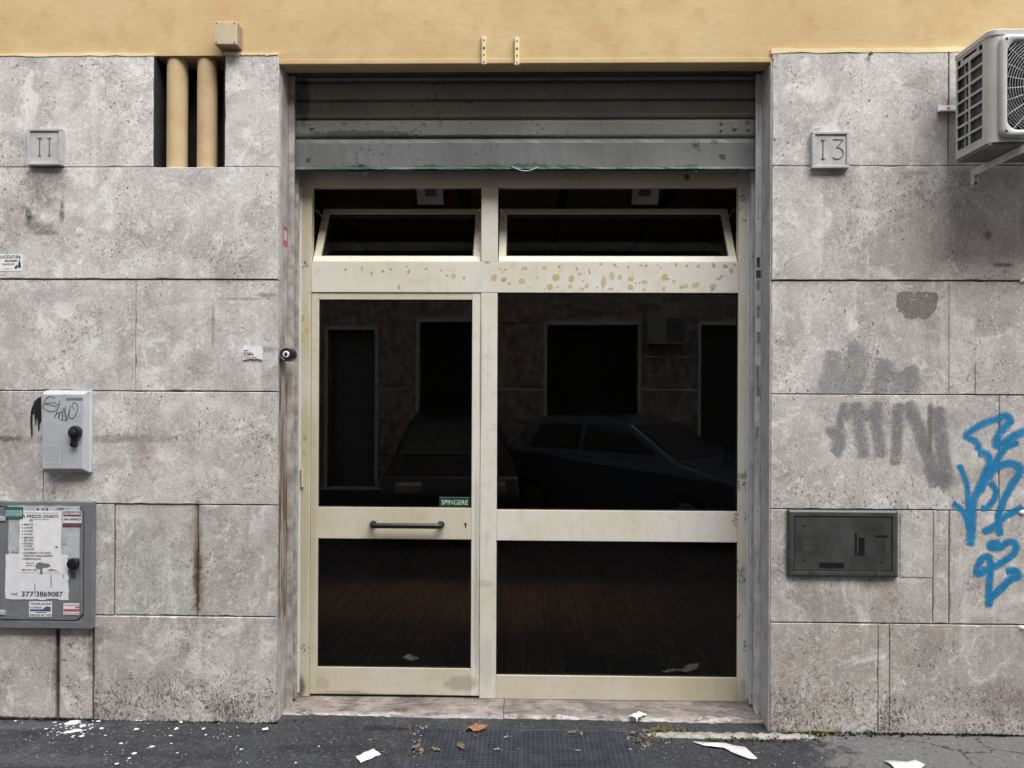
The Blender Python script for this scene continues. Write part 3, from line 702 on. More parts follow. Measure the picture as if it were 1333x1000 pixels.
# iron grate let into the pavement in front of the step
gl, gr_ = UG(541, 950, -0.03).x, UG(816, 950, -0.03).x
gt_ = thing('pavement_grate', 'dark iron grating set in the asphalt in front of the doorstep', 'grate', ((gl + gr_) / 2, -0.3, -0.02))
y0g, y1g = -0.64, -0.035
zg = lambda y: gz(0, y) + 0.008
mb = MB()
for (a, b, c, d) in ((gl, gr_, y1g - 0.022, y1g), (gl, gl + 0.022, y0g, y1g - 0.022), (gr_ - 0.022, gr_, y0g, y1g - 0.022), (gl, gr_, y0g - 0.022, y0g), ((gl + gr_) / 2 - 0.012, (gl + gr_) / 2 + 0.012, y0g, y1g - 0.022)):
    mb.add([(a, c, zg(c)), (b, c, zg(c)), (b, d, zg(d)), (a, d, zg(d)), (a, c, -0.06), (b, c, -0.06), (b, d, -0.06), (a, d, -0.06)],
           [(0, 1, 2, 3), (0, 4, 5, 1), (1, 5, 6, 2), (2, 6, 7, 3), (3, 7, 4, 0)], grate_m)
mb.build('frame', gt_)
mb = MB()
mb.add([(gl + .02, y0g, zg(y0g) - 0.003), (gr_ - .02, y0g, zg(y0g) - 0.003), (gr_ - .02, y1g - .02, zg(y1g) - 0.003), (gl + .02, y1g - .02, zg(y1g) - 0.003)], [(0, 1, 2, 3)], pit_m)
n = 44
for i in range(1, n):
    x = gl + .022 + (gr_ - gl - .044) * i / n
    mb.bar((x, y0g, zg(y0g) - 0.004), (x, y1g - .022, zg(y1g) - 0.004), 0.007, 0.008, grate_m)
for j in range(1, 24):
    y = y0g + (y1g - .022 - y0g) * j / 24
    mb.bar((gl + .022, y, zg(y) - 0.0035), (gr_ - .022, y, zg(y) - 0.0035), 0.006, 0.008, grate_m)
mb.build('bars', gt_)

def rough_sheet(name, pts, h, m, seed, z0=None, kind=None, n=1):
    pass
# rough mortar lip with moss right of the grate
rk = random.Random(3)
a, b = UG(832, 957, -0.02), UG(1068, 958, -0.02)
mb = MB(); n = 40; prof = [(-0.030, -0.03), (-0.026, 0.004), (-0.008, 0.010), (0.02, 0.008), (0.05, -0.02)]
vs = []
for i in range(n + 1):
    t = i / n; p = a.lerp(b, t); e = min(1, min(t, 1 - t) * 8)
    for dy, dz in prof: vs.append((p.x + rk.gauss(0, .003), p.y + dy * (0.5 + e * .5) + rk.gauss(0, .004), gz(p.x, p.y) + dz * e + rk.gauss(0, .0025)))
mb.add(vs, [(i * 5 + k, (i + 1) * 5 + k, (i + 1) * 5 + k + 1, i * 5 + k + 1) for i in range(n) for k in range(4)], kerb_m, True)
tag(mb.build('mortar_lip'), 'rough mossy mortar lip along the asphalt by the right doorstep end', 'mortar lip')
def moss(name, spots, m, label):
    mb = MB(); r = random.Random(9)
    for (px, py, w, h, cnt) in spots:
        for i in range(cnt):
            p = UG(px + r.gauss(0, w / 2), py + r.gauss(0, h / 2.5), -0.015)
            s_ = r.uniform(0.003, 0.009); a = r.uniform(0, PI); tilt = r.uniform(0.2, 1.3)
            u = Vector((math.cos(a), math.sin(a), 0)) * s_; w_ = Vector((-math.sin(a) * math.cos(tilt), math.cos(a) * math.cos(tilt), math.sin(tilt))) * s_ * 1.6
            p = Vector((p.x, min(p.y, -0.004) if abs(p.x) > 1.3 else p.y, gz(p.x, p.y) + 0.001))
            mb.add([p - u, p + u, p + u * .5 + w_, p - u * .5 + w_], [(0, 1, 2, 3)], m)
    o = mb.build(name); o['kind'] = 'stuff'; o['label'] = label; o['category'] = 'moss'
moss('moss', [(22, 931, 42, 6, 420), (98, 926, 34, 7, 420), (130, 931, 16, 3, 80), (1190, 953, 170, 3, 420), (1300, 954, 60, 3, 160), (250, 940, 180, 2, 160), (392, 900, 10, 6, 70), (1080, 955, 120, 4, 160), (975, 962, 80, 4, 120)], moss_m, 'dark moss growing where the wall meets the asphalt')
moss('yellow_moss', [(868, 950, 30, 5, 170), (1065, 953, 22, 5, 150), (850, 957, 24, 4, 60)], moss_y, 'yellow green moss on the mortar lip by the step')

# white paint drips on the asphalt
mb = MB(); r = random.Random(21)
def drip(px, py, w, h, k=9):
    c = UG(px, py, -0.02); e = UG(px + w, py, -0.02); f = UG(px, py - h, -0.02)
    rx, ry = abs(e.x - c.x) / 2, abs(f.y - c.y) / 2
    pts = []
    for i in range(k):
        t = 2 * PI * i / k; q = r.uniform(0.6, 1.15)
        pts.append((c.x + rx * q * math.cos(t), c.y + ry * q * math.sin(t)))
    mb.add([(x, min(y, -0.003), gz(x, y) + 0.0062) for x, y in pts], [list(range(k))], white_spl)
for (px, py, w, h) in [(95, 945, 22, 7), (100, 955, 24, 5), (88, 957, 14, 4), (108, 949, 10, 4), (92, 938, 8, 2), (106, 962, 7, 3), (128, 943, 7, 2.5), (132, 952, 6, 2.5), (173, 940, 5, 2), (182, 941, 10, 3.5), (197, 939, 6, 3),
                       (177, 953, 8, 3), (236, 944, 5, 2), (230, 952, 5, 4), (222, 961, 6, 1.5), (265, 952, 5, 2.5), (158, 971, 6, 2.5), (198, 975, 9, 3), (174, 984, 8, 3), (168, 990, 5, 2.5), (152, 997, 6, 2.5), (223, 971, 3, 1.5),
                       (300, 962, 4, 1.5), (310, 961, 3, 1), (314, 978, 5, 2), (35, 935, 4, 6), (20, 943, 4, 1.5), (231, 983, 6, 1), (60, 953, 6, 1.5), (137, 961, 4, 1.5), (268, 960, 4, 1.5), (346, 952, 9, 4), (415, 974, 3, 2), (385, 995, 3, 2)]:
    drip(px, py, w, h)
for i in range(60): drip(r.gauss(98, 17), r.gauss(951, 7), r.uniform(1, 5), r.uniform(.6, 2), 6)
for i in range(70): drip(r.uniform(20, 340), r.uniform(938, 998), r.uniform(.8, 2.5), r.uniform(.5, 1.2), 5)
for i in range(40): drip(r.uniform(360, 1330), r.uniform(958, 999), r.uniform(.8, 2.5), r.uniform(.5, 1.2), 5)
o = mb.build('paint_spatter'); o['kind'] = 'stuff'; o['label'] = 'white paint spatter on the dark asphalt at the left'; o['category'] = 'paint spatter'

# litter
def scrap(name, corners, m, label, cat, lift=0.004, wav=0.004, seed=1, group=None):
    P = [UG(px, py, -0.02) for px, py in corners]; r = random.Random(seed)
    n = 7; mb = MB(); vs = []
    for j in range(n + 1):
        for i in range(n + 1):
            a = P[0].lerp(P[1], i / n); b = P[3].lerp(P[2], i / n); p = a.lerp(b, j / n)
            vs.append((p.x + r.gauss(0, .0008), p.y + r.gauss(0, .001), max(gz(p.x, p.y), 0.006 if p.y > 0.06 else -1) + lift + wav * (0.6 + math.sin(i * 1.7 + seed) * math.cos(j * 1.3)) + r.gauss(0, .0006)))
    mb.add(vs, [(j * (n + 1) + i, j * (n + 1) + i + 1, (j + 1) * (n + 1) + i + 1, (j + 1) * (n + 1) + i) for j in range(n) for i in range(n)], m, True)
    o = mb.build(name); s_ = o.modifiers.new('s', 'SOLIDIFY'); s_.thickness = 0.0006
    return tag(o, label, cat, group)
scrap('paper_scrap', [(463, 987), (486, 977), (496, 984), (470, 995)], paper_w, 'folded white receipt lying on the asphalt left of the grating', 'paper', 0.006, 0.0018, 2)
scrap('paper_scrap', [(819, 939), (832, 934), (842, 938), (829, 943)], paper_w, 'small white paper scrap on the doorstep edge', 'paper', 0.005, 0.002, 3)
def long_scrap(poly, m, label, seed):
    r = random.Random(seed); mb = MB(); n = len(poly[0]); vs = []
    for k in range(n):
        for row in poly:
            p = UG(*row[k], -0.02); vs.append((p.x, p.y, gz(p.x, p.y) + 0.005 + r.uniform(0, .009)))
    mb.add(vs, [(k * len(poly) + q, (k + 1) * len(poly) + q, (k + 1) * len(poly) + q + 1, k * len(poly) + q + 1) for k in range(n - 1) for q in range(len(poly) - 1)], m, True)
    o = mb.build('paper_scrap'); o.modifiers.new('s', 'SOLIDIFY').thickness = 0.0006
    return tag(o, label, 'paper')
long_scrap([[(901, 966), (915, 967), (930, 969), (945, 968), (955, 971), (970, 975), (986, 989)],
            [(904, 967.5), (916, 969.5), (930, 971.5), (944, 971), (955, 975), (968, 980), (982, 988.5)],
            [(907, 968.8), (917, 972), (930, 974), (943, 974.5), (953, 980), (964, 985.5), (976, 988.5)]], paper_dirty, 'long torn crumpled white strip lying on the asphalt right of the grating', 4)
long_scrap([[(1151, 991), (1165, 990), (1180, 992), (1192, 990), (1204, 996)], [(1160, 996), (1170, 997), (1182, 998), (1192, 998), (1200, 999)],
            [(1166, 1002), (1172, 1004), (1184, 1005), (1192, 1005), (1199, 1004)]], paper_w, 'ragged white paper on the rough asphalt at the bottom right edge', 6)
def leaf(px, py, w, m, label, group, seed):
    r = random.Random(seed); c = UG(px, py, -0.02); e = UG(px + w, py, -0.02); s_ = abs(e.x - c.x) / 2; rot = r.uniform(0, 6.3) if seed != 100 else 0.2
    out = [(-1, 0), (-.6, .35), (-.25, .3), (0, .75), (.25, .32), (.65, .38), (1, 0), (.55, -.4), (.15, -.3), (-.1, -.65), (-.35, -.3), (-.7, -.35)]
    mb = MB(); z = gz(c.x, c.y) + 0.012
    vs = [(c.x, c.y, z - .003)] + [(c.x + s_ * (x * math.cos(rot) - y * math.sin(rot)), c.y + s_ * (x * math.sin(rot) + y * math.cos(rot)), z + r.uniform(-.001, .012) * (s_ / .03)) for x, y in out]
    mb.add(vs, [(0, 1 + i, 1 + (i + 1) % 12) for i in range(12)], m, False)
    mb.tube([(c.x - s_ * math.cos(rot), c.y - s_ * math.sin(rot), z), (c.x - s_ * 1.7 * math.cos(rot + .2), c.y - s_ * 1.7 * math.sin(rot + .2), z - .004)], 0.0012, m, 5)
    tag(mb.build('dry_leaf'), label, 'leaf', group)
G = 'dry leaves on the pavement'
leaf(621, 953, 30, leaf_o, 'big orange brown dry leaf on the grating, largest of the leaves', G, 100)
leaf(660, 963, 10, leaf_g, 'pale curled leaf right of the orange leaf on the grating', G, 101)
leaf(541, 977, 17, leaf_b, 'brown leaf lying at the left corner of the grating frame', G, 102)
for i, (px, py, w, m) in enumerate([(567, 979, 14, leaf_b), (600, 975, 18, leaf_b), (647, 979, 9, leaf_g), (744, 957, 12, leaf_b), (757, 959, 10, leaf_b), (752, 980, 8, leaf_g)]):
    leaf(px, py, w, m, 'small faded dry leaf scattered on the grating bars', G, 110 + i)
for i, (px, py, w, m) in enumerate([(826, 957, 12, leaf_b), (838, 962, 12, leaf_b), (830, 968, 12, leaf_b), (845, 955, 10, leaf_b), (820, 963, 8, leaf_g)]):
    leaf(px, py, w, m, 'small brown leaf in the litter pile right of the grating', G, 130 + i)
rgr = random.Random(77); mb = MB()
for i in range(120):
    px, py = (rgr.gauss(543, 4), rgr.uniform(946, 985)) if i < 60 else (rgr.gauss(836, 14), rgr.gauss(964, 6))
    p = UG(px, py, -0.015); s_ = rgr.uniform(.002, .006)
    mb.box(p.x - s_, p.x + s_, p.y - s_ * .7, p.y + s_ * .7, gz(p.x, p.y), gz(p.x, p.y) + s_ + .006, rgr.choice([leaf_b, leaf_g, kerb_m, asphalt]))
o = mb.build('grit_debris'); o['kind'] = 'stuff'; o['label'] = 'grit and crumbs gathered along both sides of the grating'; o['category'] = 'debris'

# ------------------------------------------------------------------ roller shutter
rs = thing('roller_shutter', 'half raised grey steel roller shutter with stained bottom bar', 'shutter', (0, 0.2, UZ(221, 0.2)))
sx0, sx1 = XL + 0.006, XR - 0.006
zs = [UZ(p, 0.2) for p in (82, 105.5, 130, 154.3, 180)]
mb = MB()
for k in range(4):
    zt, zb = zs[k], zs[k + 1]; n = 10; prof = []
    for i in range(n + 1):
        t = i / n
        prof.append((0.2 + 0.012 - 0.010 * min(1, math.sin(PI * t) * 3.2) - 0.0022 * math.sin(PI * t), zt - 0.003 - (zt - zb - 0.006) * t))
    prof.append((0.218, zb + 0.001))
    vs = [(x, y, z) for x in (sx0, sx1) for y, z in prof]; q = len(prof)
    mb.add(vs, [(i, i + 1, q + i + 1, q + i) for i in range(q - 1)], shutter_m, True)
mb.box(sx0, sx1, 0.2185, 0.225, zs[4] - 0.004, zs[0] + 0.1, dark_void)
mb.build('slat_curtain', rs)
mb = MB(); zb = UZ(221, 0.19); zt = zs[4]
prof = [(0.206, zt - 0.002), (0.191, zt - 0.012), (0.188, zt - 0.03), (0.188, zb + 0.014), (0.180, zb + 0.010), (0.178, zb + 0.001), (0.225, zb), (0.225, zt - 0.002)]
n = 80; vs = []; q = len(prof); r = random.Random(4)
for i in range(n + 1):
    x = sx0 + (sx1 - sx0) * i / n
    for k, (y, z) in enumerate(prof): vs.append((x, y + r.gauss(0, .0006), z + (r.gauss(0, .0011) if k in (4, 5) else 0)))
mb.add(vs, [(i * q + k, i * q + (k + 1) % q, (i + 1) * q + (k + 1) % q, (i + 1) * q + k) for i in range(n) for k in range(q)], shutter_bar_m)
mb.build('bottom_bar', rs)
mb = MB()                                                   # torn rag ends of weatherstrip hanging below the bar
for px, w, h in ((462, 8, 6), (475, 10, 10), (690, 14, 3), (905, 9, 4), (560, 20, 3), (455, 6, 8)):
    x = UX(px, 0.19, 222); ww = w * .0042
    mb.add([(x - ww / 2, 0.186, zb + .003), (x + ww / 2, 0.186, zb + .003), (x + ww * .4, 0.187, zb - h * .0028), (x, 0.186, zb - h * .0042), (x - ww * .3, 0.187, zb - h * .0022)], [(0, 1, 2, 3, 4)], ink_green if px > 600 else black_rubber)
mb.build('weatherstrip', rs)
mb = MB(); P = []
a = UX(667, 0.18, 220); b = UX(701, 0.18, 220)
for i in range(15):
    t = i / 14; P.append((a + (b - a) * t, 0.172, UZ(217.5, 0.18) - 0.024 * math.sin(PI * t)))
mb.tube(P, 0.0022, galv, 6); mb.build('pull_cord', rs)
for px, py in ((406, 165), (957, 166), (939, 160), (939, 169), (974, 158), (974, 168)):
    mb = MB(); c = U(px, py, 0.197); rr = 0.012 if py > 164 and px in (406, 957) else 0.007
    mb.disc_y(c.x, c.z, [(rr * .5, 0.190), (rr * .95, 0.191), (rr, 0.194), (rr, 0.204)], shutter_m, 14)
    mb.build('rivet' if rr < .01 else 'shutter_lock', rs)
def track(x0, x1, m, zb):
    mb = MB()
    xo, xi = (x0, x1)
    # U channel open towards the curtain
    mb.box(x0, x1, 0.158, 0.176, zb, ZS, m)
    mb.box(x0, x1, 0.232, 0.262, zb, ZS, m)
    if x0 < 0: mb.box(x0, x0 + 0.006, 0.176, 0.232, zb, ZS, m)
    else: mb.box(x1 - 0.006, x1, 0.176, 0.232, zb, ZS, m)
    # pointed foot
    mb.add([(x0, 0.158, zb), (x1, 0.158, zb), (x1, 0.176, zb), (x0, 0.176, zb), ((x0 + x1) / 2, 0.15, zb - 0.028)], [(0, 1, 4), (1, 2, 4), (2, 3, 4), (3, 0, 4)], m)
    mb.build('guide_track', rs, 0.002)
track(XL + 0.0045, XL + 0.036, track_old, 0.02)
track(XR - 0.036, XR - 0.0045, track_m, 0.02)

# ------------------------------------------------------------------ aluminium shopfront
sf = thing('shop_front', 'cream aluminium shopfront with glass door, fixed panes and two tilted top lights', 'shopfront', (0, FY, 0.008))
SF = FY
def fr(a, b, c, d, mb, y0=SF, y1=SF + 0.05, m=frame_m):
    x0, x1, z0, z1 = R(a, b, c, d, y0); mb.box(x0, x1, y0, y1, z0, z1, m)
zb_sf = 0.007
xl0, xl1 = XL + 0.008, UX(404.5, SF); xr0, xr1 = UX(961, SF), XR - 0.008
xm0, xm1 = UX(625, SF, 640), UX(646.5, SF, 640)
zh0 = UZ(243, SF); zt1 = UZ(341, SF); zt0 = UZ(381, SF)
zhd = UZ(60, SF)
mb = MB()
mb.box(xl0, xl1, SF, SF + .055, zb_sf, zhd, frame_m)                       # stiles and mullion
mb.box(xr0, xr1, SF, SF + .055, zb_sf, zhd, frame_w)
mb.box(xm0, xm1, SF, SF + .055, zb_sf, zt0, frame_w)
mb.box(xm0, xm1, SF, SF + .055, zt1, zh0, frame_w)
mb.box(xl1, xr0, SF + .001, SF + .055, zh0, zhd, frame_m)                  # header
mb.build('frame', sf, 0.0025)
mb = MB(); mb.box(xl0 - .001, xl0 + .0295, SF - .004, SF - .0005, 0.03, zh0, paper_w); mb.build('sealant', sf)
mb = MB(); mb.box(xr1 - .031, xr1 + .001, SF - .004, SF - .0005, 0.03, zh0, paper_w); mb.build('sealant', sf)
mb = MB(); mb.box(xl1 + .0008, xr0 - .0008, SF - 0.0015, SF + .052, zt0, zt1, frame_w); mb.build('transom', sf, 0.002)
# fixed side
zm1, zm0 = UZ(665, SF, 800), UZ(705, SF, 800); zk = UZ(881, SF, 800)
mb = MB(); mb.box(xm1 + .0008, xr0 - .0008, SF + .001, SF + .05, zm0, zm1, frame_w); mb.build('mid_rail', sf, 0.002)
mb = MB(); mb.box(xm1 + .0008, xr0 - .0008, SF + .001, SF + .05, zb_sf, zk, frame_m); mb.build('bottom_rail', sf, 0.002)
def pane(x0, x1, z0, z1, parent, y=SF + 0.022, g=glass, name='glass_pane'):
    mb = MB(); mb.box(x0 + .003, x1 - .003, y, y + .006, z0 + .003, z1 - .003, g); o = mb.build(name, parent)
    mb = MB(); w = .0045
    for yy in (SF + .012,):
        mb.box(x0, x1, yy, yy + .02, z0, z0 + w, black_rubber); mb.box(x0, x1, yy, yy + .02, z1 - w, z1, black_rubber)
        mb.box(x0, x0 + w, yy, yy + .02, z0 + w, z1 - w, black_rubber); mb.box(x1 - w, x1, yy, yy + .02, z0 + w, z1 - w, black_rubber)
    return o, mb.build('gasket', o)
pane(xm1, xr0, zm1, zt0, sf)
pane(xm1, xr0, zk, zm0, sf)
# silicone line at the foot of the lower pane
# door leaf
dx0, dx1 = xl1 + .002, xm0 - .002; dz0, dz1 = 0.020, zt0 - .003
gx0, gx1 = UX(414, SF, 600), UX(614, SF, 600)
d1, d0 = UZ(390, SF, 515), UZ(661, SF, 515); e1, e0 = UZ(702, SF, 515), UZ(870, SF, 515)
mb = MB()
y0, y1 = SF + .004, SF + .05
mb.box(dx0, gx0, y0, y1, dz0, dz1, frame_m); mb.box(gx1, dx1, y0, y1, dz0, dz1, frame_w)
mb.box(gx0, gx1, y0 + .001, y1, d1, dz1, frame_m); mb.box(gx0, gx1, y0 + .001, y1, e1, d0, frame_m); mb.box(gx0, gx1, y0 + .001, y1, dz0, e0, frame_m)
door = mb.build('door', sf, 0.002)
mb = MB(); mb.box(gx0 + .003, gx1 - .003, SF + .022, SF + .028, d0 + .003, d1 - .003, glass); mb.build('glass_pane', door)
mb = MB(); mb.box(gx0 + .003, gx1 - .003, SF + .022, SF + .028, e0 + .003, e1 - .003, glass); mb.build('glass_pane', door)
mb = MB(); w = .0045
for (z0, z1) in ((d0, d1), (e0, e1)):
    yy = SF + .012
    mb.box(gx0, gx1, yy, yy + .02, z0, z0 + w, black_rubber); mb.box(gx0, gx1, yy, yy + .02, z1 - w, z1, black_rubber)
    mb.box(gx0, gx0 + w, yy, yy + .02, z0 + w, z1 - w, black_rubber); mb.box(gx1 - w, gx1, yy, yy + .02, z0 + w, z1 - w, black_rubber)
mb.build('gasket', door)
# handle
a, b = U(484, 684, SF - .04), U(573, 684, SF - .04)
P = [(a.x, SF + .004, a.z)] + [(a.x + .0 + .02 * (1 - math.cos(t)), SF - .03 - .02 * math.sin(t), a.z) for t in (0, .4, .8, 1.2, 1.57)] + \
    [(b.x - .02 * (1 - math.cos(t)), SF - .03 - .02 * math.sin(t), a.z) for t in (1.57, 1.2, .8, .4, 0)] + [(b.x, SF + .004, a.z)]
mb = MB(); mb.tube(P, 0.0145, black_metal, 16)
for q in (a, b): mb.disc_y(q.x, a.z, [(0.0165, SF - .006), (0.020, SF - .004), (0.020, SF + .005)], black_metal, 20)
mb.build('handle', door)
k_ = U(606, 684, SF); mb = MB()
mb.disc_y(k_.x, k_.z + .006, [(0.007, SF + .0035), (0.007, SF + .006)], black_rubber, 14); mb.box(k_.x - .0035, k_.x + .0035, SF + .0036, SF + .006, k_.z - .014, k_.z + .005, black_rubber)
mb.build('keyhole', door)
x0, x1, z0, z1 = R(572, 647, 612, 660, SF + .02); mb = MB(); mb.box(x0, x1, SF + .017, SF + .0215, z0, z1, sign_green)
text_mesh(mb, 'SPINGERE', x0 + .012, x1 - .012, (z0 + z1) / 2 - .002, .026, SF + .0163, sign_white)
mb.box(x0 + .002, x1 - .002, SF + .0164, SF + .0168, z1 - .004, z1 - .0015, cab_m)
o = mb.build('push_sign', door); o['label'] = 'green push sign reading SPINGERE in white'
hx = XL + .048; hz = UZ(624, SF)
mb = MB(); mb.tube([(hx, SF - .006, hz - .05), (hx, SF - .006, hz + .05)], 0.009, frame_m, 12); mb.build('hinge', door)
# tilted top lights
def hopper(ax, bx, tilt):
    x0, x1 = ax + .004, bx - .004; H = (zh0 - zt1) * 0.985; w = 0.042
    Mx = Matrix.Translation((0, SF + .012, zt1 + .004)) @ Matrix.Rotation(-tilt, 4, 'X')
    mb = MB(); mb.M = Mx
    mb.box(x0, x1, 0, .035, 0, w, frame_w); mb.box(x0, x1, 0, .035, H - w, H, frame_m)
    mb.box(x0, x0 + w, .0006, .035, w, H - w, frame_m); mb.box(x1 - w, x1, .0006, .035, w, H - w, frame_m)
    s_ = mb.build('top_light', sf, 0.002)
    mb = MB(); mb.M = Mx; mb.box(x0 + w - .002, x1 - w + .002, .018, .024, w - .002, H - w + .002, glass_dark); mb.build('glass_pane', s_)
    mb = MB(); mb.M = Mx; g = .006
    mb.box(x0 + w, x1 - w, .006, .018, w, w + g, black_rubber); mb.box(x0 + w, x1 - w, .006, .018, H - w - g, H - w, black_rubber)
    mb.box(x0 + w, x0 + w + g, .006, .018, w + g, H - w - g, black_rubber); mb.box(x1 - w - g, x1 - w, .006, .018, w + g, H - w - g, black_rubber)
    mb.build('gasket', s_)
    mb = MB(); p = Mx @ Vector((x0 + .02, .03, H * .8)); mb.bar((x0 + .012, SF + .05, zh0 - .12), p, .012, .003, steel); p = Mx @ Vector((x1 - .02, .03, H * .8)); mb.bar((x1 - .012, SF + .05, zh0 - .12), p, .012, .003, steel)
    mb.build('stay_arm', s_)
TILT = math.radians(33)
hopper(xl1, xm0, TILT); hopper(xm1, xr0, TILT)
# remains of tape on the transom and the stile
mb = MB(); r = random.Random(31)
def fleck(px, py, w, h, m, y=SF - 0.0021):
    c = U(px, py, SF); n = r.choice([4, 4, 5, 6]); pts = []
    rot = r.uniform(-.25, .25); w *= .92; h *= .92
    for i in range(n):
        t = 2 * PI * i / n + PI / 4; q = r.uniform(.8, 1.35); x, z = w / 2 * q * math.cos(t), h / 2 * q * math.sin(t)
        pts.append((c.x + (x * math.cos(rot) - z * math.sin(rot)) * .0043, y - r.uniform(0, .0003), c.z + (x * math.sin(rot) + z * math.cos(rot)) * .0043))
    mb.add(pts, [list(range(n))], m)
for px, py, w, h, m in [(471, 350, 3, 8, glue_v), (484, 356, 4, 7, glue_v), (591, 360, 7, 8, glue_y), (604, 362, 4, 5, glue_v), (643, 361, 9, 9, glue_y), (682, 349, 10, 6, glue_y), (679, 366, 10, 9, glue_y), (709, 349, 8, 6, glue_y),
                        (724, 362, 12, 10, glue_o), (716, 374, 9, 9, glue_o), (744, 363, 9, 12, glue_o), (743, 372, 4, 9, glue_y), (764, 372, 7, 8, glue_y), (786, 367, 9, 18, glue_y), (796, 359, 8, 10, glue_y), (807, 361, 8, 9, glue_y),
                        (821, 363, 9, 8, glue_y), (821, 374, 9, 8, glue_o), (839, 367, 9, 6, glue_y), (838, 377, 6, 5, glue_y), (865, 361, 9, 10, glue_o), (864, 376, 5, 7, glue_y), (890, 373, 17, 7, glue_y), (906, 371, 12, 8, glue_y),
                        (928, 373, 9, 10, glue_y), (935, 363, 9, 4, glue_y), (795, 376, 10, 5, glue_y), (656, 364, 8, 6, glue_v), (663, 369, 6, 4, glue_v), (751, 350, 4, 7, glue_v), (767, 354, 3, 8, glue_v), (728, 347, 4, 5, glue_v),
                        (782, 344, 5, 4, glue_v), (800, 345, 5, 5, glue_v), (841, 346, 5, 5, glue_v), (880, 345, 4, 5, glue_v), (894, 346, 4, 4, glue_v), (909, 347, 5, 6, glue_v), (929, 346, 5, 7, glue_v), (944, 347, 7, 6, glue_v),
                        (952, 353, 7, 8, glue_v), (956, 345, 4, 5, glue_v), (939, 360, 5, 4, glue_v), (529, 347, 6, 3, glue_v), (532, 354, 4, 7, glue_v), (555, 350, 5, 4, glue_v), (575, 352, 5, 4, glue_v), (582, 359, 5, 3, glue_v),
                        (519, 374, 3, 7, glue_v), (498, 353, 5, 5, glue_v), (635, 342, 8, 4, glue_v), (818, 348, 3, 5, glue_v), (860, 349, 3, 4, glue_v), (450, 351, 4, 4, glue_v), (509, 351, 4, 4, glue_v)]:
    fleck(px, py, w, h, m)
for i in range(26): fleck(r.uniform(650, 950), r.uniform(345, 378), r.uniform(2, 6), r.uniform(2, 5), r.choice([glue_y, glue_y, glue_v]))
for px, py, w, h in ((394, 415, 8, 14), (399, 430, 7, 10), (393, 440, 6, 16), (397, 570, 7, 12), (396, 590, 5, 8), (391, 602, 4, 6)): fleck(px, py, w, h, glue_y, SF - .0006)
mb.build('tape_residue', sf)['kind'] = 'stuff'
mb = MB(); r = random.Random(33)                                         # fine soot cracks and clots on the right stile
def crack(px, py, w, m=black_paint):
    x, y = px, py
    for i in range(5):
        nx, ny = x + r.gauss(0, w / 3), y + r.gauss(0, w / 3); a, b = U(x, y, SF), U(nx, ny, SF)
        mb.bar((a.x, SF - .0003, a.z), (b.x, SF - .0003, b.z), r.uniform(.001, .003), .0008, m, (0, 1, 0)); x, y = nx, ny
for px, py, w in ((968, 625, 9), (962, 629, 6), (972, 673, 9), (958, 672, 7), (967, 754, 9), (970, 740, 7), (960, 735, 6), (972, 778, 5), (969, 845, 9), (972, 836, 6), (962, 806, 4), (966, 263, 4), (971, 287, 3), (972, 332, 3), (398, 345, 6), (392, 352, 4), (394, 848, 5), (398, 842, 4)):
    for q in range(3): crack(px + r.gauss(0, 2), py + r.gauss(0, 3), w)
mb.build('dirt_clots', sf)['kind'] = 'stuff'

# ------------------------------------------------------------------ room behind the glass
RX = 2.6
mb = MB(); mb.box(-RX, RX, SF + .11, 6.2, -0.1, 0.0, wood_floor_mat()); struct(mb.build('floor'))
ZC = 3.02
mb = MB(); mb.box(-RX, RX, SF + .11, 6.2, ZC, ZC + .1, room_ceil); struct(mb.build('ceiling'))
mb = MB(); mb.box(-RX - .1, -RX, SF + .1, 6.2, -.1, ZC + .1, room_wall); struct(mb.build('wall_left'))
mb = MB(); mb.box(RX, RX + .1, SF + .1, 6.2, -.1, ZC + .1, room_wall); struct(mb.build('wall_right'))
mb = MB(); mb.box(-RX, RX, 6.2, 6.3, -.1, ZC + .1, room_wall); struct(mb.build('wall_back'))
for k, x in enumerate((-1.5, -0.45, 0.2, 0.9, 1.6)):
    mb = MB(); mb.box(x, x + .05, .62, 6.1, ZC - .03, ZC - .001, soffit_m); tag(mb.build('ceiling_batten'), 'dark batten running back along the shop ceiling', 'batten', 'battens under the shop ceiling')
mat_m = paint('door_mat', (0.02, 0.022, 0.02), 0.95, var=0.3)
a, b = UG(737, 877, 0.01), UG(868, 877, 0.01); c = UG(800, 851, 0.01)
mb = MB(); mb.box(a.x, b.x, a.y - .02, c.y, 0.001, 0.010, mat_m); tag(mb.build('door_mat', None, .003), 'dark doormat on the wooden floor inside the right pane', 'doormat')
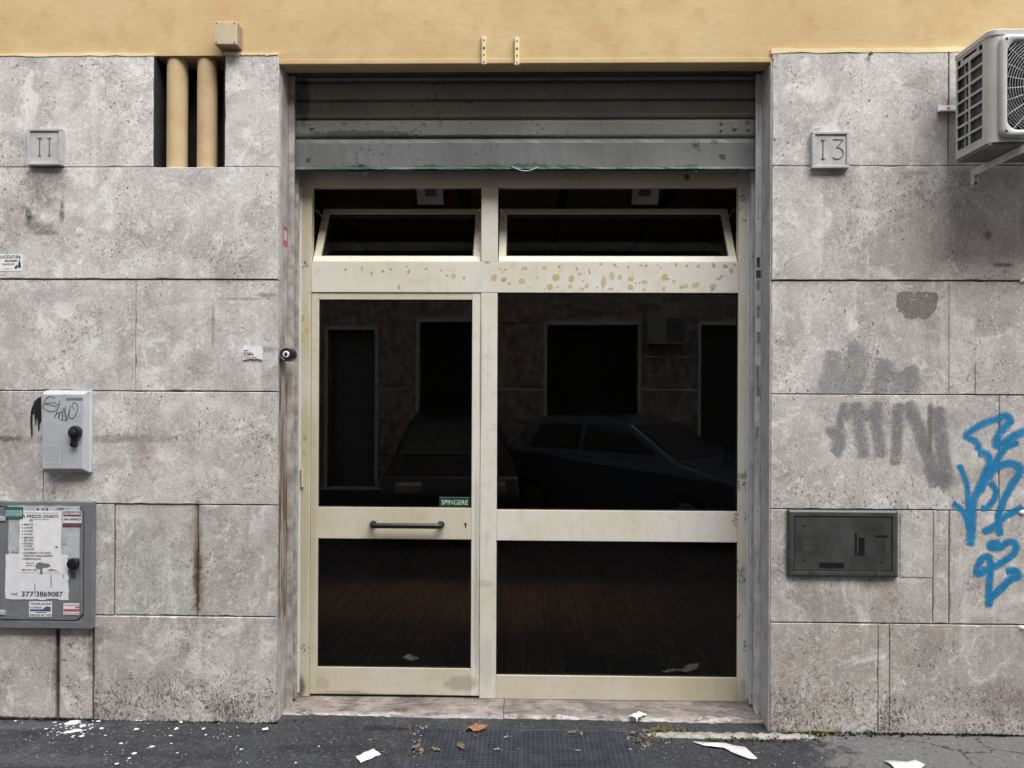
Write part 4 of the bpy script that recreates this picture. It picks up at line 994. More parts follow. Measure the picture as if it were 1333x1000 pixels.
# work lights on the ceiling
def floodlight(px, py, label):
    y = 0.66; c = U(px, py + 3.5, y)
    t = thing('flood_light', label, 'floodlight', (c.x, y, c.z), 'floodlights inside the top lights')
    Mx = Matrix.Translation(c) @ Matrix.Rotation(math.radians(30), 4, 'X'); W, H = .100, .084
    mb = MB(); mb.M = Mx
    for (x0, x1, z0, z1) in ((-W, W, H - .020, H), (-W, W, -H, -H + .020), (-W, -W + .020, -H + .020, H - .020), (W - .020, W, -H + .020, H - .020)): mb.box(x0, x1, -.012, .03, z0, z1, black_metal)
    mb.box(-W + .01, W - .01, .03, .06, -H + .01, H - .01, black_metal)
    for i in range(7): mb.box(-W + .02 + i * .024, -W + .026 + i * .024, .06, .085, -H + .02, H - .02, black_metal)
    mb.build('housing', t, .002)
    mb = MB(); mb.M = Mx; w, h = W - .020, H - .020; iw, ih = .036, .024
    o_ = [(-w, -.006, -h), (w, -.006, -h), (w, -.006, h), (-w, -.006, h)]; i_ = [(-iw, .0285, -ih), (iw, .0285, -ih), (iw, .0285, ih), (-iw, .0285, ih)]
    refl = paint('floodlight_reflector', (0.92, 0.91, 0.87), 0.35, 0.0, var=0.03, dirt=0.1)
    mb.add(o_ + i_, [(0, 1, 5, 4), (1, 2, 6, 5), (2, 3, 7, 6), (3, 0, 4, 7)], refl); mb.build('reflector', t)
    mb = MB(); mb.M = Mx; mb.box(-iw, iw, .028, .0295, -ih, ih, paint('led_board', (0.25, 0.24, 0.20), 0.6)); mb.build('led_board', t)
    mb = MB(); mb.tube([(c.x - W - .006, y + .01, c.z), (c.x - W - .006, y + .03, ZC - .012), (c.x + W + .006, y + .03, ZC - .012), (c.x + W + .006, y + .01, c.z)], .006, black_metal, 6)
    mb.build('bracket', t)
floodlight(560, 249, 'black floodlight with pale reflector above the left tilted top light')
floodlight(840, 249, 'black floodlight with pale reflector above the right tilted top light')

# ------------------------------------------------------------------ things on the wall
def downpipe(a, b, label):
    x0, x1 = UX(a, .06, 140), UX(b, .06, 140); rr = (x1 - x0) / 2; cx = (x0 + x1) / 2; cy = 0.02 + rr
    t = thing('downpipe', label, 'pipe', (cx, cy, Zc[0] - .004), 'ochre downpipes in the wall pocket')
    mb = MB(); mb.tube([(cx, cy, Zc[0] - .003), (cx, cy, ZT + .001)], rr, pipe_m, 28); mb.build('pipe_body', t)
    mb = MB(); mb.tube([(cx, cy, Zc[0] - .003), (cx, cy, Zc[0] + .007)], rr + .004, pipe_m, 28); mb.build('collar', t)
downpipe(216.5, 242.5, 'left ochre painted downpipe in the dark wall pocket, nearer plaque 11')
downpipe(256.5, 281.5, 'right ochre painted downpipe in the dark wall pocket, nearer the doorway')
# junction box
x0, x1, z0, z1 = R(280, 29, 308, 58, -0.06)
t = thing('junction_box', 'small square beige junction box on the ochre plaster', 'junction box', ((x0 + x1) / 2, 0, z0))
mb = MB(); mb.box(x0 + .001, x1 + .004, -0.052, 0.012, z0 - .001, z1, beige_d); mb.build('body', t, .003)
mb = MB(); mb.box(x0 - .002, x1 + .002, -0.066, -0.052, z0 - .001, z1 + .001, beige); mb.build('cover', t, .003)
for sx, sz in ((x0 + .009, z0 + .009), (x1 - .009, z0 + .009), (x0 + .009, z1 - .009), (x1 - .009, z1 - .009)):
    mb = MB(); mb.disc_y(sx, sz, [(0.0035, -.0672), (0.004, -.0655)], black_rubber, 10); mb.build('screw', t)
# small rusty strips
def strip(a, b, c, d, label):
    x0, x1, z0, z1 = R(a, b, c, d, -.004); xc = (x0 + x1) / 2
    t = thing('metal_strip', label, 'metal strip', (xc, 0, z0), 'ochre metal strips over the lintel')
    mb = MB(); mb.box(x0, x1, -0.010, 0.011, z0, z1, plaster_light); mb.box(x0 - .004, x0, .002, .011, z0, z1, beige_d); mb.build('strap', t, .002)
    for f in (.08, .33, .58, .86):
        mb = MB(); z = z0 + (z1 - z0) * f; mb.disc_y(xc, z, [(.004 if f != .58 else .0065, -.0118), (.005 if f != .58 else .0075, -.009)], rust_m, 10); mb.build('screw', t)
strip(627, 48, 633, 84, 'left of two small ochre metal strips screwed over the lintel')
strip(670, 49, 676, 85, 'right of two small ochre metal strips screwed over the lintel')

# number plaques
def plaque(a, b, c, d, label, strokes):
    D = -0.030; x0, x1, z0, z1 = R(a, b, c, d, D)
    t = thing('number_plaque', label, 'house number', ((x0 + x1) / 2, 0, z0), 'carved house number plaques')
    mb = MB(); mb.box(x0, x1, D + .004, 0.002, z0, z1, plaque_m); mb.build('plate', t, .003)
    w = .016; mb = MB()
    mb.box(x0, x1, D - .003, D + .004, z0, z0 + w, plaque_m); mb.box(x0, x1, D - .003, D + .004, z1 - w, z1, plaque_m)
    mb.box(x0, x0 + w, D - .003, D + .004, z0 + w, z1 - w, plaque_m); mb.box(x1 - w, x1, D - .003, D + .004, z0 + w, z1 - w, plaque_m)
    mb.build('rim', t, .003)
    mb = MB()
    for poly in strokes:
        P = [Vector((x0 + (x1 - x0) * u, D + .0025, z0 + (z1 - z0) * v)) for u, v in poly]
        for i in range(len(P) - 1): mb.bar(P[i], P[i + 1], .0035, .002, groove_m, (0, 1, 0))  # numeral strokes lie on the plate, groove shade painted in
    for cx, cz in ():
        pass
    # serifs as wedges
    for (u, v, wd, up) in SER:
        px_, pz_ = x0 + (x1 - x0) * u, z0 + (z1 - z0) * v; q = (x1 - x0)
        mb.add([(px_ - q * wd, D + .002, pz_), (px_ + q * wd, D + .002, pz_), (px_, D + .002, pz_ + q * .06 * up)], [(0, 1, 2)], groove_m)
    mb.build('numeral', t)
SER = [(.36, .745, .085, -1), (.64, .745, .085, -1), (.36, .25, .05, 1), (.64, .25, .05, 1)]
plaque(35, 167, 80, 215, 'carved grey marble plaque with number 11 beside the downpipe pocket', [[(.36, .74), (.36, .26)], [(.64, .74), (.64, .26)]])
SER = [(.30, .775, .07, -1), (.30, .235, .07, 1)]
three = [(.56, .78), (.84, .78), (.66, .56), (.74, .555), (.82, .49), (.84, .41), (.81, .32), (.73, .26), (.64, .25), (.56, .29)]
plaque(1057, 171, 1106, 219, 'carved grey marble plaque with number 13 left of the air conditioner', [[(.30, .77), (.30, .24)], three])

# upper meter box with key knob
D = -0.055; x0, x1, z0, z1 = R(54, 509, 112, 615, D)
t = thing('meter_box', 'pale grey meter box with black lock knob and scrawled tag', 'meter box', ((x0 + x1) / 2, 0, z0))
mb = MB(); mb.box(x0 + .002, x1 + .006, -0.028, 0.001, z0 - .004, z1 + .002, grey_box_pale); mb.build('body', t, .005)
mb = MB(); q = .018
fr_ = [(x0, -0.034, z0), (x1, -0.034, z0), (x1, -0.034, z1), (x0, -0.034, z1)]; ft = [(x0 + .004, D, z0 + q), (x1 - q, D, z0 + q), (x1 - q, D, z1 - q), (x0 + .004, D, z1 - q)]
bk = [(x, -.0285, z) for x, y, z in fr_]
mb.add(fr_ + ft + bk, [(0, 1, 5, 4), (1, 2, 6, 5), (2, 3, 7, 6), (3, 0, 4, 7), (4, 5, 6, 7), (8, 9, 1, 0), (9, 10, 2, 1), (10, 11, 3, 2), (11, 8, 0, 3)], grey_box)
cover = mb.build('cover', t, .003)
mb = MB()
for (a, b, c, d) in ((86, 518, 110, 521.5), (58, 580, 78, 581), (58, 602, 78, 603), (77.5, 581, 78.5, 603)):
    xa, xb, za, zb_ = R(a, b, c, d, D); mb.box(xa, min(xb, x1 - q), D - .0006, D + .001, za, zb_, cab_m if b == 518 else grey_box_pale)
mb.build('moulded_lines', cover)
c = U(96.5, 563, D - .02); mb = MB(); mb.disc_y(c.x, c.z, [(.016, D - .030), (.030, D - .026), (.034, D - .018), (.034, D - .002)], black_metal, 26); mb.disc_y(c.x, c.z, [(.010, D - .034), (.014, D - .029)], black_rubber, 16); kn = mb.build('lock_knob', t)
c2 = U(95, 577, D - .02); mb = MB(); mb.box(c2.x - .012, c2.x + .012, D - .022, D - .002, c2.z - .012, c2.z + .03, black_metal); mb.disc_y(c2.x, c2.z - .006, [(.015, D - .024), (.016, D - .002)], black_metal, 16); mb.build('lock_hasp', t, .003)
mb = MB()
def scrawl(pts, w=.0022, y=D - .0012):
    P = smooth_path([(p[0], p[1], 0) for p in pts], 6); prev = None
    for p in P:
        q_ = U(p.x, p.y, D); q_ = Vector((q_.x, y, q_.z))
        if prev: mb.bar(prev, q_, w, .0008, marker, (0, 1, 0))
        prev = q_
scrawl([(72, 518), (65, 516), (59, 520), (59, 525), (66, 527), (74, 530), (72, 535), (63, 535), (57, 531), (57, 527), (62, 525), (70, 524), (76, 527), (78, 523)])
scrawl([(78, 522), (76, 532), (71, 544), (74, 538), (77, 538), (76, 545)]); scrawl([(79, 536), (77, 544), (80, 547), (82, 542), (81, 536), (78, 537)]); scrawl([(83, 531), (81, 545), (85, 548)])
scrawl([(84, 532), (86, 547), (90, 536), (92, 528)]); scrawl([(92, 528), (90, 543), (96, 544), (100, 536), (101, 528), (97, 524), (94, 527), (97, 533)]); scrawl([(86, 528), (85, 536), (88, 548)])
mb.build('scrawled_tag', cover)
# black paint splash beside it
mb = MB()
pts = [(54, 516), (50, 518), (46, 522), (43, 528), (41, 534), (40.5, 539), (40, 548), (40.5, 558), (41.3, 568), (42.2, 569), (43, 564), (42.6, 552), (42.6, 541), (44.5, 536), (45.5, 542), (45.8, 548), (46.3, 553.5), (47.3, 553), (47.4, 545), (48.5, 543), (49.5, 549), (50.2, 561), (51.3, 562), (52, 552), (54, 548), (54, 530)]
P = [U(x, y) for x, y in pts]; P = [(p.x, p.z) for p in P]
mb.prism(P, -.0038, -.0018, black_paint); tag(mb.build('paint_splash'), 'black paint splash running down left of the grey meter box', 'paint splash')

# large meter cabinet with flyers
D = -0.035; x0, x1, z0, z1 = R(-62, 653, 120, 818, D)
t = thing('meter_cabinet', 'large grey meter cabinet covered in flyers, low on the left wall', 'meter cabinet', ((x0 + x1) / 2, 0, z0))
ix0, ix1, iz0, iz1 = R(-52, 660, 109, 808, D)
mb = MB()
mb.box(x0, x1, D, 0.001, iz1, z1, cab_m); mb.box(x0, x1, D, 0.001, z0, iz0, cab_m); mb.box(x0, ix0, D, 0.001, iz0, iz1, cab_m); mb.box(ix1, x1, D, 0.001, iz0, iz1, cab_m)
mb.box(ix0, ix1, -.012, 0.0005, iz0, iz1, cab_dark)
mb.build('frame', t, .003)
q = .03; g = .0045
def oct_(x0, x1, z0, z1, q): return [(x0 + q, z0), (x1 - q, z0), (x1, z0 + q), (x1, z1 - q), (x1 - q, z1), (x0 + q, z1), (x0, z1 - q), (x0, z0 + q)]
mb = MB()
for cx, cz, sx, sz in ((ix0, iz0, 1, 1), (ix1, iz0, -1, 1), (ix1, iz1, -1, -1), (ix0, iz1, 1, -1)):   # corner fillets of the frame
    mb.prism([(cx, cz), (cx + sx * q, cz), (cx, cz + sz * q)][::(1 if sx * sz > 0 else -1)], D + .0005, -.013, cab_m)
mb.build('frame_corner', t)
mb = MB(); mb.prism(oct_(ix0 + g, ix1 - g, iz0 + g, iz1 - g, q), D - .002, -.013, cab_m); cd = mb.build('door', t, .0035)
mb = MB()
xa, xb, za, zb_ = R(104.5, 690, 106.5, 800, D); mb.box(xa, xb, D - .006, D - .0015, za, zb_, cab_m)
xa, xb, za, zb_ = R(3, 797, 23, 806, D); mb.box(xa, xb, D - .0045, D - .0015, za, zb_ - .01, cab_m)
mb.build('moulding', cd, .002)
for py in (675, 797):
    p = U(1, py, D); mb = MB(); mb.box(p.x - .05, p.x + .03, D - .008, D - .001, p.z - .012, p.z + .012, grey_box); mb.tube([(p.x - .03, D - .010, p.z - .02), (p.x - .03, D - .010, p.z + .02)], .007, galv, 10); mb.build('hinge', t, .002)
c = U(95, 734, D - .01); mb = MB(); mb.disc_y(c.x, c.z, [(.012, D - .024), (.026, D - .022), (.030, D - .014), (.030, D - .001)], black_metal, 24); mb.build('lock_knob', cd)
mb = MB(); xa, xb, za, zb_ = R(92.5, 745, 99, 753, D); mb.box(xa, xb, D - .004, D - .001, za, zb_, cab_dark); mb.build('lock_hasp', cd, .001)

LAY = [0]
def flyer(a, b, c, d, m, label, cat, lines, y0, name='paper_flyer', rot=0.0, ragged=0.0, bars=(), tears=()):
    """sheet of paper glued on the cabinet; lines: (text, px0, px1, py, cap px, ink)"""
    y = y0; x0, x1, z0, z1 = R(a, b, c, d, y); rr = random.Random(int(a * 7 + b))
    n = 10; mb = MB(); pts = []
    cs = [(x0, z0), (x1, z0), (x1, z1), (x0, z1)]
    for i in range(4):
        p, q_ = cs[i], cs[(i + 1) % 4]
        for k in range(n):
            t_ = k / n; j = rr.gauss(0, ragged) * .004
            pts.append((p[0] + (q_[0] - p[0]) * t_ + j, p[1] + (q_[1] - p[1]) * t_ + j * (1 if i % 2 == 0 else -.3)))
    mb.prism(pts, y, y + .0008, m)
    o = mb.build(name); tag(o, label, cat)
    lb = MB()
    for (u0, v0, u1, v1, mm) in bars:
        xa, xb, za, zb_ = R(u0, v0, u1, v1, y); lb.box(xa, xb, y - .0004, y - .0001, za, zb_, mm)
    for (s_, u0, u1, v, h, mm) in lines:
        xa, xb, za, zb_ = R(u0, v - h / 2, u1, v + h / 2, y); text_mesh(lb, s_, xa, xb, (za + zb_) / 2, zb_ - za, y - .0007, mm, 0.022)
    for poly, mm in tears:
        P = [U(px, py, y) for px, py in poly]; lb.prism([(p.x, p.z) for p in P], y - .0011, y - .0009, mm)
    if lb.v: lb.build('lettering', o)
    return o
YD = D - .0030
flyer(10.5, 658.5, 104, 726, paper_grey, 'weathered blank grey sheet behind the main flyer on the cabinet', 'flyer',
      [('1 F', 81.5, 87, 709, 3, ink), ('8 m.', 16, 24, 719, 3, ink), ('L', 24, 25.5, 691.5, 2.5, ink), ('A', 24, 25.5, 687, 2.5, ink)], YD, ragged=.6,
      tears=[([(48, 662), (51, 662), (51, 664.5), (47.5, 664.5)], ink), ([(54, 662.5), (58, 662), (57, 664.5), (54.5, 664)], ink), ([(60, 661.7), (63, 662), (62.5, 665), (60, 664.5)], ink), ([(74, 662), (84, 661.6), (84, 663), (74, 663)], ink), ([(86, 662), (90, 662), (89, 663.2), (86, 663)], ink_faint)])
flyer(7, 722, 88.5, 780.5, flyer_m, 'large white sheet with phone number 377 3869087 on the cabinet', 'flyer',
      [('377', 28, 44, 773.5, 7, ink), ('3869087', 47, 82, 773.5, 7, ink), ('cel.', 14, 24, 773, 4, ink_faint)], YD - .0012, ragged=.9,
      tears=[([(45, 760), (46, 760), (46.2, 775), (45, 776)], ink_faint), ([(66, 748), (67, 748), (67.4, 764), (66.4, 766)], ink_faint), ([(82, 748), (83, 747), (83.2, 753), (82.2, 753)], ink_faint)])
L = [('A PREZZI ONESTI', 29, 76, 672.3, 4.2, ink), ('EDILIZIA', 38.5, 43, 677.3, 3, ink), ('MASTRI', 31.5, 43, 682.8, 2.6, ink), ('LAVORI', 31.5, 43, 687, 2.6, ink), ('LAVORI', 31.5, 43.2, 691.3, 2.6, ink), ('BAGNI,', 31.5, 42, 695.5, 2.6, ink),
     ('IMPIAN', 31.5, 44, 700, 2.6, ink), ('ED IDR', 31, 43.6, 703.6, 2.6, ink), ('INTERNI', 31, 42.6, 707.8, 2.6, ink), ('FOSSE,', 31, 42.5, 711.4, 2.6, ink), ('CARTON', 31, 44.6, 715.2, 2.6, ink),
     ('SGOMBERO CANTINE,', 31, 66.5, 720, 2.7, ink), ('NEGOZI E MAGAZZINI', 31, 68.5, 723.6, 2.7, ink), ('DEMOLIZIONI', 31, 53, 727.6, 2.6, ink), ('info cel.', 34, 44.5, 733, 2, ink), ('anche w', 33.5, 45, 736, 2, ink), ('PER INFO 366', 28.5, 48, 742, 2.2, ink)]
L += [('•', 28.3, 30, py, 1.5, ink) for py in (682.8, 687, 691.3, 695.5, 700, 707.8, 720, 727.6)]
L[1] = ('EI', 38.8, 43, 677.3, 3, ink)
flyer(25.3, 665, 79.5, 745.5, paper_w, 'white flyer headed A PREZZI ONESTI with a bulleted list on the cabinet', 'flyer', L, YD - .0024, ragged=.15,
      bars=[(31, 667.6, 76, 668.3, ink_faint), (44, 676, 64, 676.8, ink_faint)],
      tears=[([(46, 737), (49, 732.5), (54, 732), (58, 733.5), (63, 733.5), (66, 737), (62, 739), (56, 739), (55, 742), (56, 746), (52, 747), (52.5, 741), (47, 740)], cab_m), ([(72, 711), (75, 711.5), (75, 713.5), (72.5, 713)], ink),
             ([(61, 742), (66, 740.5), (72, 742), (76, 743.5), (70, 743), (64, 743.2)], ink_faint)])
flyer(5.5, 660, 30, 675.5, ink_green, 'small green sticker with pale cyan panel at the cabinet top corner', 'sticker', [('EDILIZIA', 8, 27, 667, 3.2, ink_green), ('PREVENTIVI', 8, 27, 670.5, 2, ink_green)], YD - .0040, 'sticker', bars=[(7, 664.5, 28.5, 672, ink_cyan)], ragged=.1)
flyer(82, 664.5, 106, 681, flyer_m, 'small maroon and white sticker at the right of the flyers', 'sticker', [('SGOMBERI', 83.5, 104.5, 668.7, 3.4, flyer_m), ('346 6094433', 83, 105, 676, 3.6, ink)], YD - .0040, 'sticker', bars=[(82.5, 665.8, 105.5, 672.5, ink_maroon)], ragged=.1)
flyer(81.5, 681.4, 105, 685.2, ink_maroon, 'narrow maroon strip sticker under the maroon and white one', 'sticker', [('PREVENTIVI GRATUITI', 83, 103, 683.4, 1.6, ink_red)], YD - .0040, 'sticker', ragged=.2)
flyer(37.8, 783, 67.5, 803.5, paper_w, 'white and navy sticker reading TRASLOCHI at the cabinet bottom', 'sticker', [('TRASLOCHI', 39, 66.5, 786, 3.2, ink_blue), ('330.06.41.103', 39, 66.5, 801, 3.6, ink), ('SGOMBERI', 39, 55, 791, 2, ink_blue)], YD - .0012, 'sticker', bars=[(39, 793.3, 66, 796, ink_blue), (46, 797, 60, 798, ink_blue)],
      tears=[([(56, 793), (60, 789.5), (66, 790), (66, 793)], ink_blue)])
flyer(82.5, 785.5, 105, 800.5, paper_w, 'white and red sticker reading TRASLOCHI beside the cabinet lock side', 'sticker', [('TRASLOCHI', 83.5, 103.5, 788, 2.4, ink_red), ('333 37 24944', 83.5, 104, 798.8, 2.2, ink_red)], YD - .0012, 'sticker', bars=[(83, 793, 104, 796.3, ink_red), (98, 790, 104, 792, ink_red)])
# stickers on stone
flyer(-1.5, 331, 29.5, 353, paper_w, 'white sticker reading LUCIDATURA MARMI PARQUET on the far left stone', 'sticker', [('LUCIDATURA', 0.5, 27.5, 334.5, 4.2, ink), ('MARMI', 6.5, 22.5, 339.7, 2.8, ink), ('PARQUET', 3.5, 19.5, 344.3, 2.6, ink), ('levigatura', 4, 16, 350, 1.4, ink_faint)], -.0038, 'sticker',
      tears=[([(24, 343.5), (25.4, 336.5), (27, 343), (27, 348), (23, 348)], ink), ([(19, 348), (22, 344.5), (23, 347), (22, 350), (19.5, 350)], ink), ([(24, 348.5), (28, 346), (27.5, 349)], ink_faint)])
flyer(316, 451, 342, 468, paper_w, 'torn white and maroon sticker on the stone left of the key switch', 'sticker', [('SGOMBERI', 317, 330, 461.5, 3, ink_maroon), ('333 82', 318, 334, 465.5, 2.2, ink_maroon)], -.0058, 'sticker', ragged=.9, bars=[(317, 456, 323, 457.4, ink), (317, 459, 328, 459.8, ink_maroon)],
      tears=[([(330, 450), (343, 449.5), (343, 461), (336, 460), (333, 455), (328, 459)], spray_patch)])
# sticker remains on right guide track and left reveal (flat on the jamb)
def jamb_scrap(mb, xf, y0, y1, pya, pyb, m, s):
    z0, z1 = UZ(pyb, .2, 985), UZ(pya, .2, 985); mb.box(min(xf, xf + s * .0008), max(xf, xf + s * .0008), y0, y1, z0, z1, m)
mb = MB(); r = random.Random(12)
for pa, pb in ((335, 348), (352, 362), (365, 378), (398, 414), (432, 447), (450, 462), (476, 492), (492, 505), (505, 516), (524, 536), (555, 570), (575, 584), (586, 600)):
    z0, z1 = UZ(pb, .158, 986), UZ(pa, .158, 986)
    xa = XR - .034 + r.uniform(0, .006); mb.box(xa, XR - .008 - r.uniform(0, .008), .1568, .1576, z0, z1, r.choice([ink_faint, paper_grey, ink, ink_faint]))
tag(mb.build('sticker_remains'), 'row of torn sticker remains down the right shutter track', 'stickers')
mb = MB(); z0, z1 = UZ(320, .1, 376), UZ(295, .1, 376); mb.box(XL + .0042, XL + .005, .075, .15, z0, z1, ink_red); mb.box(XL + .0051, XL + .0056, .085, .14, z0 + .03, z1 - .02, paper_grey)
tag(mb.build('sticker'), 'small red sticker inside the left door reveal', 'sticker')
# key switch on the left reveal
c = U(384, 462, 0.07); t = thing('key_switch', 'black round key switch on the left door reveal', 'key switch', (XL, 0.10, c.z))
kx = UX(386, 0.02, 462)
mb = MB(); cx, cz = XL + .042, c.z; Y0 = 0.015
mb.disc_y(cx, cz, [(.026, Y0 + .004), (.031, Y0), (.034, Y0 + .004), (.036, Y0 + .02), (.036, Y0 + .075), (.031, Y0 + .08)], black_metal, 28)
mb.box(XL + .0045, cx, Y0 + .03, Y0 + .07, cz - .018, cz + .018, black_metal)
mb.build('housing', t)
mb = MB(); mb.disc_y(cx, cz, [(.015, Y0 - .003), (.018, Y0 - .001), (.018, Y0 + .003)], galv, 24); mb.build('cover_disc', t)
mb = MB(); mb.disc_y(cx, cz, [(.007, Y0 - .005), (.009, Y0 - .0025)], black_rubber, 14); mb.box(cx - .0025, cx + .0025, Y0 - .0058, Y0 - .003, cz - .012, cz + .012, black_rubber); mb.build('keyhole', t)

# dark flush hatch
D = -0.022; x0, x1, z0, z1 = R(1026, 664.5, 1170, 752, D)
t = thing('utility_hatch', 'dark grey steel utility hatch in the right pier', 'hatch', ((x0 + x1) / 2, 0, z0)); w = .031
mb = MB()
i0 = (x0 + w, x1 - w, z0 + w, z1 - w)
O = [(x0, z0), (x1, z0), (x1, z1), (x0, z1)]; I = [(i0[0], i0[2]), (i0[1], i0[2]), (i0[1], i0[3]), (i0[0], i0[3])]
mb.add([(x, .002, z) for x, z in O] + [(x, D + .008, z) for x, z in O] + [(x, D, z) for x, z in [(a + (b - a) * .35, c + (d - c) * .35) for (a, c), (b, d) in zip(O, I)]] + [(x, D, z) for x, z in I] + [(x, -.004, z) for x, z in I],
       [(k * 4 + i, k * 4 + (i + 1) % 4, (k + 1) * 4 + (i + 1) % 4, (k + 1) * 4 + i) for k in range(4) for i in range(4)], hatch_m)
mb.build('frame', t, .002)
mb = MB(); g = .003; mb.box(i0[0] + g, i0[1] - g, D + .004, -.004, i0[2] + g, i0[3] - g, hatch_door_m); hd = mb.build('door', t, .002)
mb = MB(); mb.box(i0[0], i0[1], -.004, .002, i0[2], i0[3], black_rubber); mb.build('backing', t)
for px, py in ((1047, 684), (1149, 686), (1047, 729), (1149, 731.5)):
    c = U(px, py, D); mb = MB(); mb.disc_y(c.x, c.z, [(.005, D + .0015), (.007, D + .0025), (.008, D + .005)], black_rubber, 14); mb.build('bolt', hd)
for px in (1055, 1140):
    xa, xb, za, zb_ = R(px - 1, 744.5, px + 1, 751, D); mb = MB(); mb.box(xa, xb, D - .0012, D + .003, za, zb_, black_rubber); mb.build('hinge_slot', t)
mb = MB()
for (a, b, c_, d, m) in ((1067, 733, 1099, 740, black_metal), (1066, 728, 1099, 731.5, hatch_m), (1096, 697, 1103, 715, cab_dark), (1113, 694, 1116, 722, black_metal), (1045, 704, 1062, 709, hatch_m), (1045, 712, 1060, 718, hatch_m), (1140, 697, 1156, 700, black_metal), (1154, 702, 1158, 720, cab_dark), (1118, 700, 1126, 724, black_metal), (1131, 713, 1135, 723, cab_dark)):
    xa, xb, za, zb_ = R(a, b, c_, d, D); mb.box(xa, xb, D + .0034, D + .0046, za, zb_, m)
mb.build('label_marks', hd)

# air conditioner
AY0, AY1 = -0.41, -0.12
ax0 = UX(1243.5, AY1, 140); az0 = UZ(212, AY1, 1243); az1 = UZ(72, AY1, 1243); ax1 = ax0 + .80
ac = thing('air_conditioner', 'grey outdoor air conditioner unit hung high on the right wall', 'air conditioner', ((ax0 + ax1) / 2, (AY0 + AY1) / 2, az0))
def rrect(x0, x1, y0, y1, r, n=6, rb=None):
    out = []
    for cx, cy, a0, rr in ((x0 + r, y0 + r, PI, r), (x1 - r, y0 + r, 1.5 * PI, r), (x1 - .006, y1 - .006, 0, .006), (x0 + .006, y1 - .006, .5 * PI, .006)):
        for k in range(n + 1):
            a = a0 + .5 * PI * k / n; out.append((cx + rr * math.cos(a), cy + rr * math.sin(a)))
    return out
rr_ = .038
# side opening zone on the -x face
gy0, gy1 = AY0 + .062, AY1 - .018; gz0, gz1 = az0 + .045, az1 - .075
mb = MB(); prof = rrect(ax0, ax1, AY0, AY1, rr_); n = len(prof)
# walls of the casing except the -x face, which is the grille panel
vs = [(x, y, az0 + .012) for x, y in prof] + [(x, y, az1 - .03) for x, y in prof]
fs = []
for i in range(n):
    j = (i + 1) % n
    if abs(prof[i][0] - ax0) < 1e-4 and abs(prof[j][0] - ax0) < 1e-4: continue
    mid = (prof[i][0] + prof[j][0]) / 2
    fs.append((i, j, n + j, n + i))
# front face has the round fan opening: leave it out of the big quad and build it as a ring
fy = AY0; fx0, fx1 = ax0 + rr_, ax1 - rr_
fs = [f for f in fs if not (abs(vs[f[0]][1] - fy) < 1e-4 and abs(vs[f[1]][1] - fy) < 1e-4)]
mb.add(vs, fs, ac_m, True)
H = (UZ(45, AY0 - .012, 1302) - UZ(178.5, AY0 - .012, 1302)) / 2
FCX = UX(1301.5, AY0 - .012, 110) + H; FCZ = (UZ(45, AY0 - .012, 1302) + UZ(178.5, AY0 - .012, 1302)) / 2
def rsq(h, r, y, n=6):
    o_ = []
    for cx, cz, a0 in ((-1, -1, PI), (1, -1, 1.5 * PI), (1, 1, 0), (-1, 1, .5 * PI)):
        for k in range(n + 1):
            a = a0 + .5 * PI * k / n; o_.append((FCX + cx * (h - r) + r * math.cos(a), y, FCZ + cz * (h - r) + r * math.sin(a)))
    return o_
circ = rsq(H - .020, .05, fy); seg = len(circ)
zz0, zz1 = az0 + .012, az1 - .03
sq = []
for k in range(seg):
    a = math.atan2(circ[k][2] - FCZ, circ[k][0] - FCX); c, s_ = math.cos(a), math.sin(a)
    # ray to the border of the front rectangle
    tx = ((fx1 - FCX) / c if c > 1e-6 else (fx0 - FCX) / c if c < -1e-6 else 9); tz = ((zz1 - FCZ) / s_ if s_ > 1e-6 else (zz0 - FCZ) / s_ if s_ < -1e-6 else 9)
    t_ = min(tx, tz); sq.append((FCX + c * t_, fy, FCZ + s_ * t_))
mb.add(circ + sq, [(k, (k + 1) % seg, seg + (k + 1) % seg, seg + k) for k in range(seg)], ac_m)
for (cx_, cz_) in ((fx0, zz0), (fx1, zz0), (fx1, zz1), (fx0, zz1)):   # corner triangles
    k = min(range(seg), key=lambda i: (sq[i][0] - cx_) ** 2 + (sq[i][2] - cz_) ** 2)
    best = sorted(range(seg), key=lambda i: (sq[i][0] - cx_) ** 2 + (sq[i][2] - cz_) ** 2)
    e1 = [i for i in best if abs(sq[i][0] - cx_) < 1e-4][:1]; e2 = [i for i in best if abs(sq[i][2] - cz_) < 1e-4][:1]
    if e1 and e2: mb.add([sq[e1[0]], (cx_, fy, cz_), sq[e2[0]]], [(0, 1, 2)], ac_m)
# bottom tray
mb.box(ax0 + .006, ax1 - .006, AY0 + .012, AY1 - .004, az0, az0 + .012, ac_under)
# -x face: strips round and between the openings
t1, t2 = ax0, ax0 + .004
mb.box(t1, t2, AY0 + rr_, gy0, az0 + .012, az1 - .03, ac_m); mb.box(t1, t2, gy1, AY1 - .006, az0 + .012, az1 - .03, ac_m)
mb.box(t1, t2, gy0, gy1, az0 + .012, gz0, ac_m)
mb.build('casing', ac)
mb = MB()
NR = 7; sm = .011; midy = (gy0 + gy1) / 2
mb.box(t1 - .001, t2, midy - .006, midy + .006, gz0, gz1, ac_grey)
for i in range(NR + 1):
    z = gz0 + (gz1 - gz0) * i / NR
    mb.box(t1 - .0012, t2, gy0, gy1, z - sm / 2, z + sm / 2, ac_grey)
